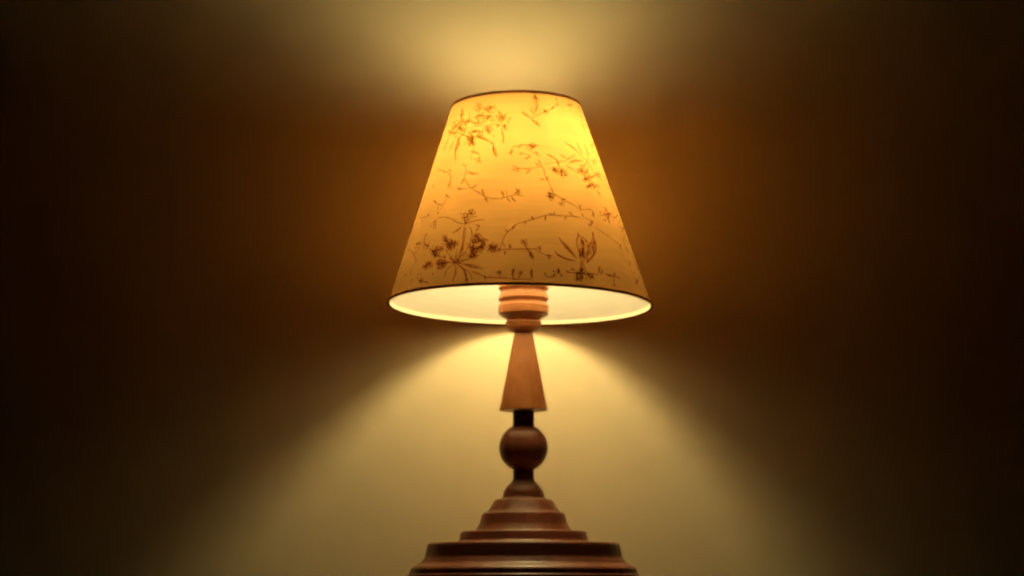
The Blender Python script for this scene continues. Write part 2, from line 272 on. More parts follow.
# printed sprigs: kind, width in mm, ink, then angle in degrees and height in percent of each point
PRINT = """
b,6.67,3,55.3,38.9 b,5.48,3,-47.6,4.7 b,6.45,3,-22.7,2.2 b,6.58,3,9.6,70.7 b,7.62,3,17.2,45.2 b,7.67,3,22.7,58.9 b,9.88,3,27.8,57.8 b,8.87,3,48.5,53.5
b,8.87,3,45.9,57.3 b,7.76,3,44.0,60.6 b,7.54,3,24.5,4.5 b,8.65,3,31.1,6.2 b,9.71,3,26.9,7.2 b,7.59,3,30.8,14.1 b,8.71,3,34.7,18.5 b,9.76,3,29.9,17.0
b,8.69,3,30.5,22.1 b,7.6,3,-31.9,14.6 b,8.65,3,-27.3,12.1 b,9.73,3,-25.2,14.5 b,9.69,3,-12.2,18.3 b,8.64,3,-22.4,15.8 b,8.63,3,-18.3,18.1 b,9.72,3,-21.3,18.8
b,8.64,3,-17.6,21.6 b,9.74,3,-20.7,22.8 b,8.76,3,-45.5,12.6 b,8.71,3,-38.3,13.2 b,8.69,3,-35.2,12.4 b,8.76,3,-42.3,19.3 b,8.7,3,-32.7,21.8 b,9.82,3,-35.9,23.1
b,6.54,3,-28.5,35.7 b,7.62,3,-24.8,37.4 b,8.72,3,-26.3,36.5 b,4.45,3,-44.0,74.8 b,7.8,3,-42.0,86.1 b,7.73,3,-26.9,78.2 b,8.87,3,-34.0,79.9 b,7.71,3,-9.3,81.3
b,7.73,3,-22.0,81.0 b,9.93,3,-11.8,85.7 b,8.85,3,-21.4,86.7 b,9.98,3,-29.0,86.8 b,8.86,3,-21.5,91.5 b,8.89,3,-32.3,91.9 b,9.96,3,-33.4,75.1 b,7.86,3,-56.8,82.8
b,10.02,3,-43.0,81.5 b,12.31,3,-50.4,85.0 l,4.67,0,-51.1,94.5,-48.6,87.7 s,1.2,0,-40.6,91.2,-39.0,87.3
s,0.69,0,-31.7,93.4,-32.6,92.8,-31.5,91.9,-30.7,92.6,-31.7,93.4 s,0.69,0,-32.3,93.7,-34.1,94.1,-35.3,93.7,-33.4,93.2,-32.3,93.7
s,0.69,0,-32.2,94.0,-32.7,94.8,-34.7,95.4,-34.0,94.4,-32.2,94.0 s,0.69,0,-31.5,93.8,-30.1,93.8,-29.7,94.5,-31.2,94.5,-31.5,93.8
s,0.69,0,-31.2,93.6,-29.6,92.8,-27.7,92.9,-29.5,93.8,-31.2,93.6 b,1.35,0,-31.8,93.7 b,1.96,0,-36.5,92.6 s,1.83,0,-27.9,92.5,-23.0,90.8,-17.0,92.6
s,1.2,0,-28.4,91.0,-21.2,90.2 s,1.71,0,-25.1,92.3,-19.9,92.2 s,1.59,0,-35.5,87.2,-31.7,88.4,-26.6,87.7,-20.3,87.2,-23.7,85.8 s,1.2,0,-33.5,86.7,-28.6,88.6
s,1.2,0,-25.4,86.0,-21.6,87.8 s,0.69,0,-12.1,86.6,-11.7,88.0,-13.7,89.1,-14.0,87.6,-12.1,86.6 s,0.69,0,-11.3,86.3,-9.4,85.9,-8.0,86.9,-10.1,87.2,-11.3,86.3
l,2.19,0,-11.1,86.3,-8.5,86.5 s,0.69,0,-11.4,86.0,-10.6,84.8,-8.5,84.6,-9.5,85.8,-11.4,86.0 l,2.19,0,-11.2,85.9,-9.2,84.7
s,0.69,0,-12.1,85.9,-13.4,85.3,-13.1,84.2,-11.7,84.9,-12.1,85.9 l,2.19,0,-12.1,85.8,-13.2,84.6 s,0.69,0,-12.5,86.3,-13.9,87.1,-15.8,86.9,-14.2,86.0,-12.5,86.3
b,1.34,0,-11.9,86.2 b,1.7,0,-16.3,84.3 b,1.7,0,-16.4,82.5 b,1.7,0,-8.4,85.7 b,1.7,0,-5.0,85.3 b,1.7,0,-6.9,83.6 b,1.69,0,-6.8,79.4
s,1.34,0,-12.9,88.9,-10.3,84.5 s,1.19,0,-9.4,82.4,-8.1,78.6 s,2.08,0,-42.9,85.6,-37.4,85.9,-32.0,84.1,-24.6,84.2 s,1.59,0,-35.0,83.0,-26.3,82.6
s,0.69,0,-22.1,80.7,-23.3,81.9,-25.7,82.2,-24.2,80.8,-22.1,80.7 s,0.69,0,-21.4,80.7,-20.0,81.4,-20.6,82.7,-22.0,81.9,-21.4,80.7
s,0.69,0,-20.7,80.3,-18.8,79.2,-16.5,79.5,-18.6,80.7,-20.7,80.3 s,0.69,0,-21.3,80.0,-21.6,79.0,-20.0,78.0,-19.8,79.2,-21.3,80.0 l,2.3,0,-21.2,79.9,-20.6,78.3
s,0.69,0,-21.8,80.2,-23.4,80.0,-23.6,79.0,-22.0,79.2,-21.8,80.2 b,1.34,0,-21.5,80.4 b,2.2,0,-39.5,82.6
s,0.69,0,-49.4,85.3,-44.8,85.0,-44.1,86.9,-49.1,87.0,-49.4,85.3 s,0.69,0,-48.9,84.5,-45.9,82.4,-41.1,81.6,-44.1,83.8,-48.9,84.5 l,3.17,0,-48.3,84.3,-42.7,81.8
s,0.69,0,-49.6,84.3,-49.7,82.5,-45.1,80.4,-45.1,82.5,-49.6,84.3 s,0.7,0,-51.6,85.0,-56.7,85.9,-59.1,84.9,-53.2,83.9,-51.6,85.0 l,3.18,0,-52.0,85.0,-58.3,85.2
s,0.7,0,-52.2,85.5,-56.6,87.7,-64.8,88.7,-57.9,86.1,-52.2,85.5 s,0.7,0,-51.2,85.6,-51.4,87.1,-56.3,88.9,-55.7,87.1,-51.2,85.6 b,1.35,0,-50.4,85.0
s,0.7,0,-54.5,81.9,-52.0,80.8,-49.4,80.8,-52.0,81.8,-54.5,81.9 l,2.23,0,-54.2,81.8,-50.3,80.8 s,0.7,0,-55.0,81.7,-54.7,80.8,-51.8,79.7,-52.3,80.8,-55.0,81.7
s,0.7,0,-56.3,82.0,-60.3,82.4,-61.0,81.3,-56.7,80.9,-56.3,82.0 s,0.7,0,-56.8,82.5,-59.8,84.1,-66.1,85.1,-61.5,83.2,-56.8,82.5 l,2.23,0,-57.3,82.6,-63.7,84.7
s,0.7,0,-55.3,82.3,-53.1,82.5,-53.9,83.7,-56.3,83.4,-55.3,82.3 b,1.36,0,-55.5,82.1 s,0.69,0,-47.7,87.3,-49.9,88.1,-52.0,87.9,-49.4,87.1,-47.7,87.3
s,0.69,0,-46.9,87.4,-45.5,87.8,-46.4,88.8,-47.8,88.4,-46.9,87.4 s,0.69,0,-46.2,87.1,-44.1,86.3,-42.2,86.5,-44.5,87.3,-46.2,87.1
s,0.69,0,-47.0,87.0,-48.1,86.6,-47.1,85.6,-46.0,86.1,-47.0,87.0 b,1.35,0,-46.9,87.2 l,3.48,0,-44.9,85.4,-50.7,81.4 l,3.17,0,-34.9,80.0,-25.1,78.9
l,3.45,0,-30.1,78.2,-22.4,74.9 b,2.18,0,-16.3,76.4 s,1.82,0,-10.6,78.7,-9.4,75.0,-9.5,72.4 l,2.63,0,-58.8,80.7,-62.6,72.0 l,2.32,0,-49.2,77.8,-52.9,71.6
s,2.08,0,-46.2,78.7,-46.4,72.5,-43.0,65.8 l,4.34,0,-45.3,78.6,-45.5,70.8 s,0.69,0,-32.7,75.2,-30.4,74.8,-29.1,75.7,-31.6,76.2,-32.7,75.2
s,0.69,0,-32.7,74.8,-31.7,73.4,-29.1,72.8,-30.3,74.3,-32.7,74.8 l,2.83,0,-32.5,74.6,-30.0,73.0 s,0.69,0,-33.3,74.6,-34.6,73.5,-32.9,71.8,-31.7,73.1,-33.3,74.6
l,2.83,0,-33.3,74.5,-33.5,72.4 s,0.69,0,-34.2,75.1,-36.8,75.9,-38.7,75.2,-35.8,74.4,-34.2,75.1 s,0.69,0,-34.0,75.6,-34.4,77.1,-37.3,78.2,-36.6,76.6,-34.0,75.6
s,0.69,0,-33.2,75.5,-31.4,76.0,-31.9,77.4,-33.8,76.8,-33.2,75.5 l,2.83,0,-33.1,75.6,-31.7,76.9 b,1.34,0,-33.4,75.1 l,4.91,0,-37.9,78.2,-29.7,71.6
s,1.59,0,-45.5,80.2,-34.9,77.4,-28.2,76.7,-18.4,73.3,-15.6,71.6,-15.9,68.5,-13.4,65.5 l,3.29,0,-16.5,71.1,-13.0,65.3 s,1.34,0,-28.7,78.9,-20.2,74.5
b,2.23,0,-62.5,70.2 s,1.47,0,-40.1,81.6,-46.1,77.1 s,1.22,0,-37.9,80.9,-31.2,75.9 l,2.58,0,-32.6,69.5,-23.9,66.6 b,1.94,0,-32.8,67.2
s,0.68,0,-25.2,64.2,-24.5,63.2,-22.9,62.9,-23.7,64.0,-25.2,64.2 l,1.66,0,-25.0,64.1,-23.5,63.0 s,0.68,0,-25.7,64.2,-26.6,63.6,-26.2,62.5,-25.2,63.2,-25.7,64.2
s,0.68,0,-26.1,64.6,-27.2,65.5,-28.9,65.4,-27.5,64.5,-26.1,64.6 s,0.68,0,-25.4,64.7,-24.4,65.0,-24.5,65.9,-25.6,65.5,-25.4,64.7 l,1.66,0,-25.3,64.7,-24.4,65.6
b,1.33,0,-25.6,64.4 s,0.89,0,-30.0,71.4,-30.7,68.0,-30.7,64.9 l,2.15,0,-36.7,63.1,-33.0,62.2 s,1.19,0,-33.3,62.3,-32.8,58.0,-33.1,55.3,-34.4,52.6
l,2.72,0,-32.1,59.5,-22.9,56.8 l,2.29,0,-33.2,55.8,-34.9,52.9 s,1.36,0,-62.0,62.1,-60.7,63.7,-53.3,62.0,-51.4,60.3
s,1.35,0,-53.3,62.0,-45.4,59.1,-43.7,55.0,-44.7,52.0 l,1.88,0,-48.5,62.4,-43.9,60.6 l,2.16,0,-43.7,55.0,-44.9,51.6 s,1.19,0,-42.7,53.8,-41.2,51.0
b,1.6,0,-63.0,56.9 b,1.61,0,-68.5,57.6 l,2.19,0,-61.5,56.8,-60.0,53.8
s,1.19,0,-33.1,55.3,-29.8,52.0,-27.2,49.9,-20.2,46.2,-16.0,44.1,-10.1,43.4,-8.3,43.9,-4.1,44.7,-1.2,45.3,2.6,44.7 l,3.15,0,-37.2,51.1,-32.1,50.1
s,1.19,0,-33.5,50.1,-27.5,49.8 l,2.56,0,-27.1,49.8,-23.4,51.9 l,2.41,2,-20.6,49.2,-18.3,44.2 l,2.83,2,-18.5,44.7,-16.3,41.7 l,2.83,2,-9.5,47.4,-8.2,43.8
l,2.54,0,-6.5,44.2,-4.0,41.3 l,2.82,0,-3.9,44.5,-0.9,41.6 s,0.68,0,-0.6,46.7,-1.7,46.7,-2.3,45.7,-1.0,45.8,-0.6,46.7 l,1.54,0,-0.7,46.7,-2.1,46.1
s,0.68,0,-0.4,47.1,-0.4,47.8,-1.2,48.2,-1.2,47.4,-0.4,47.1 s,0.68,0,-0.1,47.1,0.7,47.4,0.9,48.2,-0.0,47.8,-0.1,47.1 l,1.54,0,-0.0,47.1,0.8,47.9
s,0.68,0,-0.0,46.8,0.4,46.3,1.3,46.4,0.7,46.9,-0.0,46.8 l,1.54,0,0.0,46.8,1.0,46.3 s,0.67,0,-0.3,46.6,-0.8,45.8,-0.3,44.9,0.3,45.8,-0.3,46.6 b,1.32,0,-0.3,46.9
s,1.17,0,-1.3,49.0,-0.1,46.2,-0.3,45.2 s,0.88,0,-6.8,47.8,-6.2,44.7 l,2.59,0,-45.4,48.8,-40.7,46.0 s,1.19,0,-43.8,48.0,-44.2,44.7,-46.5,43.5,-49.9,44.5
l,2.9,2,-55.9,47.6,-50.1,44.5 s,1.2,0,-49.5,44.2,-48.3,40.6 b,2.67,1,-47.8,39.5 s,0.89,0,-45.2,43.0,-46.9,40.2 b,2.94,1,-56.7,39.8
s,1.21,0,-68.1,40.2,-57.1,39.0 b,1.98,1,-66.5,39.9 l,1.75,0,-63.8,39.2,-61.4,36.7 s,1.34,0,-47.5,36.8,-41.5,36.5,-36.3,35.0,-32.4,32.7,-28.1,31.6
s,1.58,1,-49.8,35.7,-47.9,31.0 s,1.58,1,-48.3,35.7,-46.5,31.3 s,1.2,1,-51.7,34.7,-50.6,32.2 s,1.19,1,-47.4,36.4,-49.3,35.1 b,1.8,1,-29.5,36.5
s,0.52,0,-29.5,36.5,-27.5,31.2 b,1.8,1,-29.7,34.8 s,0.52,0,-29.7,34.8,-27.5,31.2 b,1.8,1,-28.6,37.2 s,0.52,0,-28.6,37.2,-27.5,31.2 b,1.8,1,-27.6,34.6
s,0.51,0,-27.6,34.6,-27.5,31.2 b,1.8,2,-26.2,38.4 s,0.52,0,-26.2,38.4,-27.5,31.2 b,1.8,2,-24.7,38.1 s,0.51,0,-24.7,38.1,-27.5,31.2 b,1.8,1,-24.9,36.5
s,0.51,0,-24.9,36.5,-27.5,31.2 b,1.8,1,-24.2,34.9 s,0.51,0,-24.2,34.9,-27.5,31.2 b,1.8,1,-23.0,36.8 s,0.51,0,-23.0,36.8,-27.5,31.2 b,1.79,1,-22.2,34.8
s,0.51,0,-22.2,34.8,-27.5,31.2 b,1.8,1,-26.9,36.2 s,0.51,0,-26.9,36.2,-27.5,31.2 b,1.8,1,-25.9,33.9 s,0.51,0,-25.9,33.9,-27.5,31.2
s,1.32,1,-28.8,35.5,-27.5,31.0 l,2.26,1,-29.3,30.4,-34.8,27.4 s,1.32,1,-27.2,31.3,-23.0,32.7,-17.2,33.1 s,1.2,1,-25.4,30.3,-23.7,27.9,-22.9,25.0
s,1.43,1,-21.6,30.3,-19.8,29.9,-21.2,27.2 s,1.32,1,-27.9,30.5,-27.6,25.5,-27.4,16.2,-29.4,12.3 s,1.03,1,-26.9,29.9,-26.8,24.8,-26.8,17.2
s,0.68,1,-38.2,25.5,-37.3,26.0,-37.8,27.1,-38.7,26.5,-38.2,25.5 l,1.55,1,-38.2,25.6,-37.6,26.7 s,0.68,1,-37.9,25.2,-37.0,24.8,-36.2,25.1,-37.3,25.6,-37.9,25.2
s,0.68,1,-38.1,25.0,-38.1,24.3,-37.1,23.7,-37.2,24.5,-38.1,25.0 s,0.68,1,-38.5,25.2,-39.5,25.4,-39.9,24.8,-38.9,24.7,-38.5,25.2
s,0.68,1,-38.6,25.5,-38.9,26.5,-40.4,27.2,-39.9,26.1,-38.6,25.5 b,1.32,1,-38.3,25.2 s,0.68,1,-36.0,22.4,-36.7,21.6,-35.8,20.4,-35.1,21.3,-36.0,22.4
l,2.06,1,-36.0,22.3,-36.1,20.8 s,0.68,1,-36.3,22.6,-37.4,22.8,-37.9,22.0,-36.6,21.9,-36.3,22.6 s,0.68,1,-36.3,23.1,-36.6,24.4,-38.4,25.4,-38.0,23.9,-36.3,23.1
l,2.07,1,-36.5,23.3,-37.8,25.1 s,0.68,1,-35.8,23.0,-34.5,23.1,-34.4,24.3,-35.8,24.0,-35.8,23.0 s,0.68,1,-35.4,22.6,-34.1,21.5,-32.4,21.7,-33.9,22.8,-35.4,22.6
l,2.06,1,-35.3,22.5,-33.0,21.6 b,1.32,1,-36.0,22.7 s,0.68,1,-33.0,22.1,-31.7,21.8,-31.0,22.5,-32.4,22.8,-33.0,22.1
s,0.68,1,-33.1,21.7,-32.8,20.7,-31.5,20.1,-31.9,21.2,-33.1,21.7 s,0.68,1,-33.5,21.8,-34.5,21.7,-34.6,20.8,-33.6,21.0,-33.5,21.8
s,0.68,1,-33.7,22.2,-34.7,23.1,-36.2,23.2,-35.1,22.2,-33.7,22.2 s,0.68,1,-33.4,22.3,-32.8,23.1,-33.6,24.2,-34.2,23.3,-33.4,22.3 b,1.32,1,-33.3,22.0
s,0.68,1,-31.6,22.3,-32.4,22.8,-33.3,22.6,-32.4,22.1,-31.6,22.3 s,0.68,1,-31.4,22.5,-31.3,23.0,-31.9,23.6,-32.0,23.0,-31.4,22.5
s,0.68,1,-31.0,22.3,-30.0,22.0,-29.3,22.6,-30.5,22.9,-31.0,22.3 s,0.68,1,-31.1,22.1,-30.6,21.3,-29.5,21.0,-30.1,21.9,-31.1,22.1
s,0.68,1,-31.4,22.0,-32.1,21.6,-31.8,20.6,-31.1,21.1,-31.4,22.0 l,1.44,1,-31.4,21.9,-31.9,20.9 b,1.32,1,-31.4,22.3
s,0.68,1,-33.1,20.0,-32.4,20.2,-32.4,21.0,-33.2,20.7,-33.1,20.0 s,0.68,1,-32.9,19.7,-32.1,19.1,-31.1,19.3,-32.1,19.9,-32.9,19.7
s,0.68,1,-33.2,19.5,-33.4,18.6,-32.5,17.7,-32.3,18.7,-33.2,19.5 s,0.68,1,-33.5,19.7,-34.4,19.8,-34.7,19.1,-33.7,19.1,-33.5,19.7
s,0.68,1,-33.5,20.0,-33.8,20.8,-34.9,21.3,-34.5,20.4,-33.5,20.0 l,1.75,1,-33.6,20.1,-34.5,21.1 b,1.32,1,-33.3,19.8
s,0.68,1,-42.5,20.5,-43.6,21.7,-45.6,22.0,-44.2,20.7,-42.5,20.5 s,0.68,1,-42.0,20.6,-41.2,21.2,-42.0,22.3,-42.8,21.6,-42.0,20.6
s,0.68,1,-41.6,20.4,-40.1,20.1,-39.4,20.9,-41.1,21.2,-41.6,20.4 s,0.68,1,-41.6,19.9,-41.5,18.6,-39.8,17.6,-40.0,19.0,-41.6,19.9
s,0.68,1,-42.2,20.1,-43.5,19.9,-43.4,18.8,-42.1,19.1,-42.2,20.1 l,2.07,1,-42.3,20.0,-43.4,19.2 b,1.32,1,-42.0,20.3
s,0.68,1,-43.3,18.9,-42.2,18.2,-41.0,18.3,-42.3,19.1,-43.3,18.9 s,0.68,1,-43.6,18.7,-44.0,17.9,-43.0,17.0,-42.7,17.8,-43.6,18.7
s,0.68,1,-44.0,18.9,-45.1,18.9,-45.4,18.3,-44.2,18.2,-44.0,18.9 s,0.68,1,-44.1,19.2,-44.7,19.9,-46.0,20.2,-45.2,19.4,-44.1,19.2
s,0.68,1,-43.7,19.2,-42.9,19.4,-43.2,20.2,-44.0,19.9,-43.7,19.2 b,1.33,1,-43.8,19.0 s,0.68,1,-39.1,19.7,-39.7,19.4,-39.5,18.7,-38.8,19.0,-39.1,19.7
l,1.34,1,-39.1,19.7,-39.6,18.9 s,0.68,1,-39.3,19.9,-40.4,20.2,-41.1,19.6,-39.8,19.3,-39.3,19.9 l,1.34,1,-39.4,19.8,-40.9,19.8
s,0.68,1,-39.1,20.1,-39.1,20.8,-40.0,21.5,-40.0,20.7,-39.1,20.1 s,0.68,1,-38.8,20.0,-38.1,19.9,-37.8,20.4,-38.6,20.5,-38.8,20.0 l,1.34,1,-38.7,20.0,-37.9,20.3
s,0.68,1,-38.7,19.8,-38.2,19.3,-37.4,19.2,-38.0,19.7,-38.7,19.8 b,1.32,1,-39.0,19.9 b,2.19,1,-53.2,29.5 s,1.2,1,-53.7,29.6,-53.3,25.9,-51.6,21.1
l,2.61,1,-62.0,25.7,-56.3,25.7 l,2.3,1,-52.7,24.6,-47.4,22.2 l,2.01,1,-48.9,24.3,-50.0,21.1 s,0.9,1,-57.2,25.5,-56.9,21.4
s,0.67,1,-20.5,25.1,-19.8,25.4,-19.7,26.2,-20.5,25.8,-20.5,25.1 l,1.64,1,-20.4,25.2,-19.8,25.9 s,0.67,1,-20.3,24.8,-19.8,24.1,-18.8,24.0,-19.4,24.8,-20.3,24.8
s,0.67,1,-20.6,24.7,-21.3,24.0,-20.8,23.0,-20.2,23.7,-20.6,24.7 s,0.67,1,-20.9,24.9,-21.6,25.3,-22.4,24.9,-21.5,24.5,-20.9,24.9
s,0.67,1,-20.8,25.1,-20.9,25.8,-21.7,26.2,-21.5,25.4,-20.8,25.1 b,1.31,1,-20.6,25.0 s,0.67,1,-22.0,22.7,-22.9,23.0,-23.6,22.4,-22.5,22.1,-22.0,22.7
s,0.67,1,-22.0,23.0,-22.4,24.0,-23.6,24.5,-23.2,23.3,-22.0,23.0 s,0.67,1,-21.5,23.0,-20.5,23.3,-20.5,24.5,-21.6,24.0,-21.5,23.0
s,0.67,1,-21.3,22.6,-20.5,21.6,-19.2,21.7,-20.1,22.7,-21.3,22.6 l,1.84,1,-21.2,22.5,-19.6,21.6 s,0.67,1,-21.7,22.4,-22.4,21.7,-21.8,20.5,-21.2,21.4,-21.7,22.4
l,1.84,1,-21.7,22.3,-22.0,20.9 b,1.31,1,-21.7,22.7 s,0.67,1,-19.1,22.4,-19.8,21.8,-19.4,20.8,-18.7,21.5,-19.1,22.4
s,0.67,1,-19.3,22.7,-20.3,23.2,-21.2,22.7,-20.1,22.2,-19.3,22.7 s,0.67,1,-19.1,23.1,-18.8,24.0,-19.7,25.0,-20.0,23.9,-19.1,23.1
s,0.67,1,-18.8,22.8,-17.9,22.8,-17.6,23.5,-18.5,23.5,-18.8,22.8 s,0.67,1,-18.8,22.5,-18.4,21.5,-17.3,21.2,-17.7,22.2,-18.8,22.5 b,1.31,1,-19.0,22.7
s,0.67,1,-16.6,21.7,-15.6,21.6,-15.0,22.4,-16.1,22.5,-16.6,21.7 s,0.67,1,-16.8,21.3,-16.9,20.5,-16.0,19.8,-16.0,20.8,-16.8,21.3
s,0.67,1,-17.1,21.3,-18.0,20.9,-17.9,19.8,-17.0,20.3,-17.1,21.3 s,0.67,1,-17.1,21.7,-17.7,22.2,-18.5,22.0,-17.8,21.5,-17.1,21.7
s,0.67,1,-16.9,21.9,-16.4,22.6,-17.0,23.6,-17.5,22.7,-16.9,21.9 b,1.31,1,-16.9,21.6 s,0.67,1,-23.4,20.1,-22.9,20.8,-23.4,21.7,-23.9,20.9,-23.4,20.1
l,1.54,1,-23.4,20.2,-23.2,21.4 s,0.67,1,-23.1,19.7,-22.5,19.2,-21.8,19.4,-22.5,19.9,-23.1,19.7 s,0.67,1,-23.3,19.6,-23.5,19.0,-22.9,18.3,-22.8,19.0,-23.3,19.6
l,1.54,1,-23.3,19.5,-23.1,18.6 s,0.67,1,-23.6,19.7,-24.6,19.7,-24.9,18.9,-23.9,18.9,-23.6,19.7 s,0.67,1,-23.6,20.0,-24.1,21.0,-25.2,21.3,-24.7,20.3,-23.6,20.0
b,1.31,1,-23.4,19.8 s,0.67,1,-21.3,18.6,-21.9,19.3,-22.9,19.2,-22.1,18.5,-21.3,18.6 l,1.94,1,-21.4,18.6,-22.5,19.2
s,0.67,1,-21.1,18.8,-20.8,19.6,-21.6,20.4,-21.8,19.5,-21.1,18.8 s,0.67,1,-20.7,18.6,-19.6,18.4,-19.0,19.3,-20.2,19.4,-20.7,18.6
s,0.67,1,-20.7,18.2,-20.4,17.3,-19.3,17.0,-19.7,18.0,-20.7,18.2 s,0.67,1,-21.2,18.2,-22.3,17.8,-22.3,16.5,-21.1,17.0,-21.2,18.2 l,1.94,1,-21.2,18.1,-22.3,16.9
b,1.31,1,-21.0,18.5 s,0.67,1,-18.6,17.9,-19.7,17.8,-20.1,16.8,-18.9,16.9,-18.6,17.9 s,0.67,1,-18.6,18.2,-19.2,18.9,-20.1,18.9,-19.4,18.2,-18.6,18.2
s,0.67,1,-18.4,18.4,-17.9,19.1,-18.4,20.1,-18.9,19.3,-18.4,18.4 l,1.74,1,-18.4,18.5,-18.2,19.8 s,0.67,1,-18.1,18.1,-17.2,17.6,-16.4,18.0,-17.3,18.5,-18.1,18.1
s,0.67,1,-18.2,17.8,-18.3,16.9,-17.4,16.2,-17.4,17.3,-18.2,17.8 b,1.31,1,-18.4,18.1 s,0.67,1,-16.8,19.4,-16.2,19.4,-16.1,20.0,-16.7,19.9,-16.8,19.4
s,0.67,1,-16.7,19.1,-16.1,18.4,-15.2,18.5,-15.8,19.2,-16.7,19.1 s,0.67,1,-16.9,19.0,-17.3,18.5,-16.9,17.8,-16.5,18.4,-16.9,19.0 l,1.33,1,-16.9,19.0,-17.0,18.0
s,0.67,1,-17.2,19.2,-18.0,19.5,-18.6,19.0,-17.7,18.7,-17.2,19.2 s,0.67,1,-17.1,19.4,-17.1,20.1,-17.7,20.5,-17.7,19.8,-17.1,19.4 l,1.33,1,-17.1,19.5,-17.5,20.3
b,1.31,1,-16.9,19.3 s,0.67,1,-21.4,15.9,-22.5,15.7,-22.7,14.6,-21.5,14.9,-21.4,15.9 l,1.74,1,-21.5,15.8,-22.6,15.0
s,0.67,1,-21.4,16.3,-21.9,16.9,-22.7,17.0,-22.2,16.3,-21.4,16.3 l,1.74,1,-21.5,16.3,-22.4,17.0 s,0.67,1,-21.3,16.5,-20.9,17.3,-21.6,18.2,-22.0,17.3,-21.3,16.5
s,0.67,1,-20.9,16.2,-19.9,16.0,-19.3,16.7,-20.4,16.9,-20.9,16.2 l,1.74,1,-20.8,16.3,-19.5,16.4 s,0.67,1,-21.1,15.9,-21.1,15.2,-20.3,14.6,-20.4,15.5,-21.1,15.9
b,1.31,1,-21.2,16.1 s,0.67,1,-21.6,14.2,-21.2,13.7,-20.4,13.7,-21.0,14.3,-21.6,14.2 s,0.67,1,-21.9,14.0,-22.3,13.5,-21.9,12.8,-21.5,13.4,-21.9,14.0
s,0.67,1,-22.1,14.2,-22.7,14.5,-23.3,14.2,-22.5,13.9,-22.1,14.2 l,1.43,1,-22.1,14.2,-23.1,14.3 s,0.67,1,-22.0,14.5,-22.0,15.3,-22.8,15.9,-22.7,15.0,-22.0,14.5
s,0.67,1,-21.7,14.4,-20.9,14.4,-20.5,15.1,-21.4,15.1,-21.7,14.4 b,1.31,1,-21.9,14.3 s,0.67,1,-19.9,15.1,-19.6,15.8,-20.2,16.5,-20.5,15.8,-19.9,15.1
s,0.67,1,-19.7,14.9,-19.1,14.6,-18.5,14.9,-19.2,15.2,-19.7,14.9 s,0.67,1,-19.8,14.7,-19.8,14.1,-19.3,13.7,-19.3,14.3,-19.8,14.7
s,0.67,1,-20.0,14.8,-20.6,14.7,-20.8,14.2,-20.1,14.2,-20.0,14.8 l,1.33,1,-20.1,14.8,-20.7,14.4 s,0.67,1,-20.1,15.0,-20.5,15.6,-21.2,15.6,-20.7,15.0,-20.1,15.0
l,1.33,1,-20.1,15.0,-20.9,15.6 b,1.3,1,-19.9,14.9 s,1.31,1,-17.3,23.4,-14.3,22.3 s,0.68,1,-42.9,17.9,-42.3,17.1,-41.1,16.9,-41.8,17.7,-42.9,17.9
s,0.68,1,-43.2,17.8,-43.5,17.2,-42.7,16.4,-42.4,17.1,-43.2,17.8 s,0.68,1,-43.6,18.0,-44.6,18.3,-45.2,17.7,-44.0,17.5,-43.6,18.0
s,0.68,1,-43.5,18.4,-43.4,19.3,-44.8,20.2,-44.8,19.2,-43.5,18.4 l,1.55,1,-43.6,18.5,-44.3,19.9 s,0.68,1,-43.1,18.3,-41.9,18.3,-41.8,19.2,-43.0,19.1,-43.1,18.3
b,1.32,1,-43.3,18.1 s,0.68,1,-41.3,17.0,-42.0,17.6,-43.0,17.6,-42.2,17.0,-41.3,17.0 l,1.45,1,-41.4,17.0,-42.6,17.6
s,0.68,1,-41.1,17.0,-41.0,17.6,-41.7,18.2,-41.8,17.6,-41.1,17.0 s,0.68,1,-40.7,16.9,-39.6,16.6,-39.0,17.1,-40.2,17.4,-40.7,16.9 l,1.45,1,-40.6,16.9,-39.2,16.9
s,0.68,1,-40.8,16.7,-40.4,16.0,-39.4,15.7,-39.8,16.4,-40.8,16.7 s,0.68,1,-41.3,16.7,-42.5,16.7,-42.7,15.9,-41.4,15.9,-41.3,16.7 l,1.45,1,-41.3,16.6,-42.6,16.1
b,1.32,1,-41.0,16.8 s,0.68,1,-35.2,20.3,-36.1,20.0,-36.0,19.0,-35.0,19.4,-35.2,20.3 s,0.68,1,-35.3,20.6,-35.8,21.3,-36.8,21.6,-36.2,20.8,-35.3,20.6
s,0.68,1,-35.0,20.7,-34.5,21.2,-35.0,22.0,-35.5,21.4,-35.0,20.7 s,0.68,1,-34.7,20.5,-33.7,20.3,-33.1,20.9,-34.2,21.1,-34.7,20.5
s,0.68,1,-34.8,20.3,-34.6,19.5,-33.6,19.0,-33.9,19.9,-34.8,20.3 b,1.32,1,-35.0,20.5 s,0.68,1,-44.7,13.4,-45.6,13.6,-46.1,13.1,-45.0,12.9,-44.7,13.4
l,1.35,1,-44.8,13.4,-45.9,13.3 s,0.68,1,-44.7,13.6,-45.0,14.2,-45.9,14.5,-45.5,13.9,-44.7,13.6 s,0.68,1,-44.3,13.6,-43.4,13.7,-43.4,14.5,-44.4,14.4,-44.3,13.6
s,0.68,1,-44.2,13.4,-43.4,12.8,-42.4,12.8,-43.3,13.4,-44.2,13.4 s,0.68,1,-44.4,13.2,-44.7,12.5,-43.7,11.6,-43.4,12.4,-44.4,13.2 b,1.32,1,-44.5,13.5
s,0.68,1,-45.0,11.9,-43.8,10.8,-42.2,10.7,-43.5,11.8,-45.0,11.9 s,0.68,1,-45.6,11.8,-46.6,11.3,-46.0,10.1,-45.0,10.7,-45.6,11.8
s,0.68,1,-46.0,12.2,-47.5,13.0,-49.1,12.8,-47.3,11.9,-46.0,12.2 s,0.68,1,-45.7,12.4,-45.6,13.3,-47.1,14.3,-47.1,13.3,-45.7,12.4
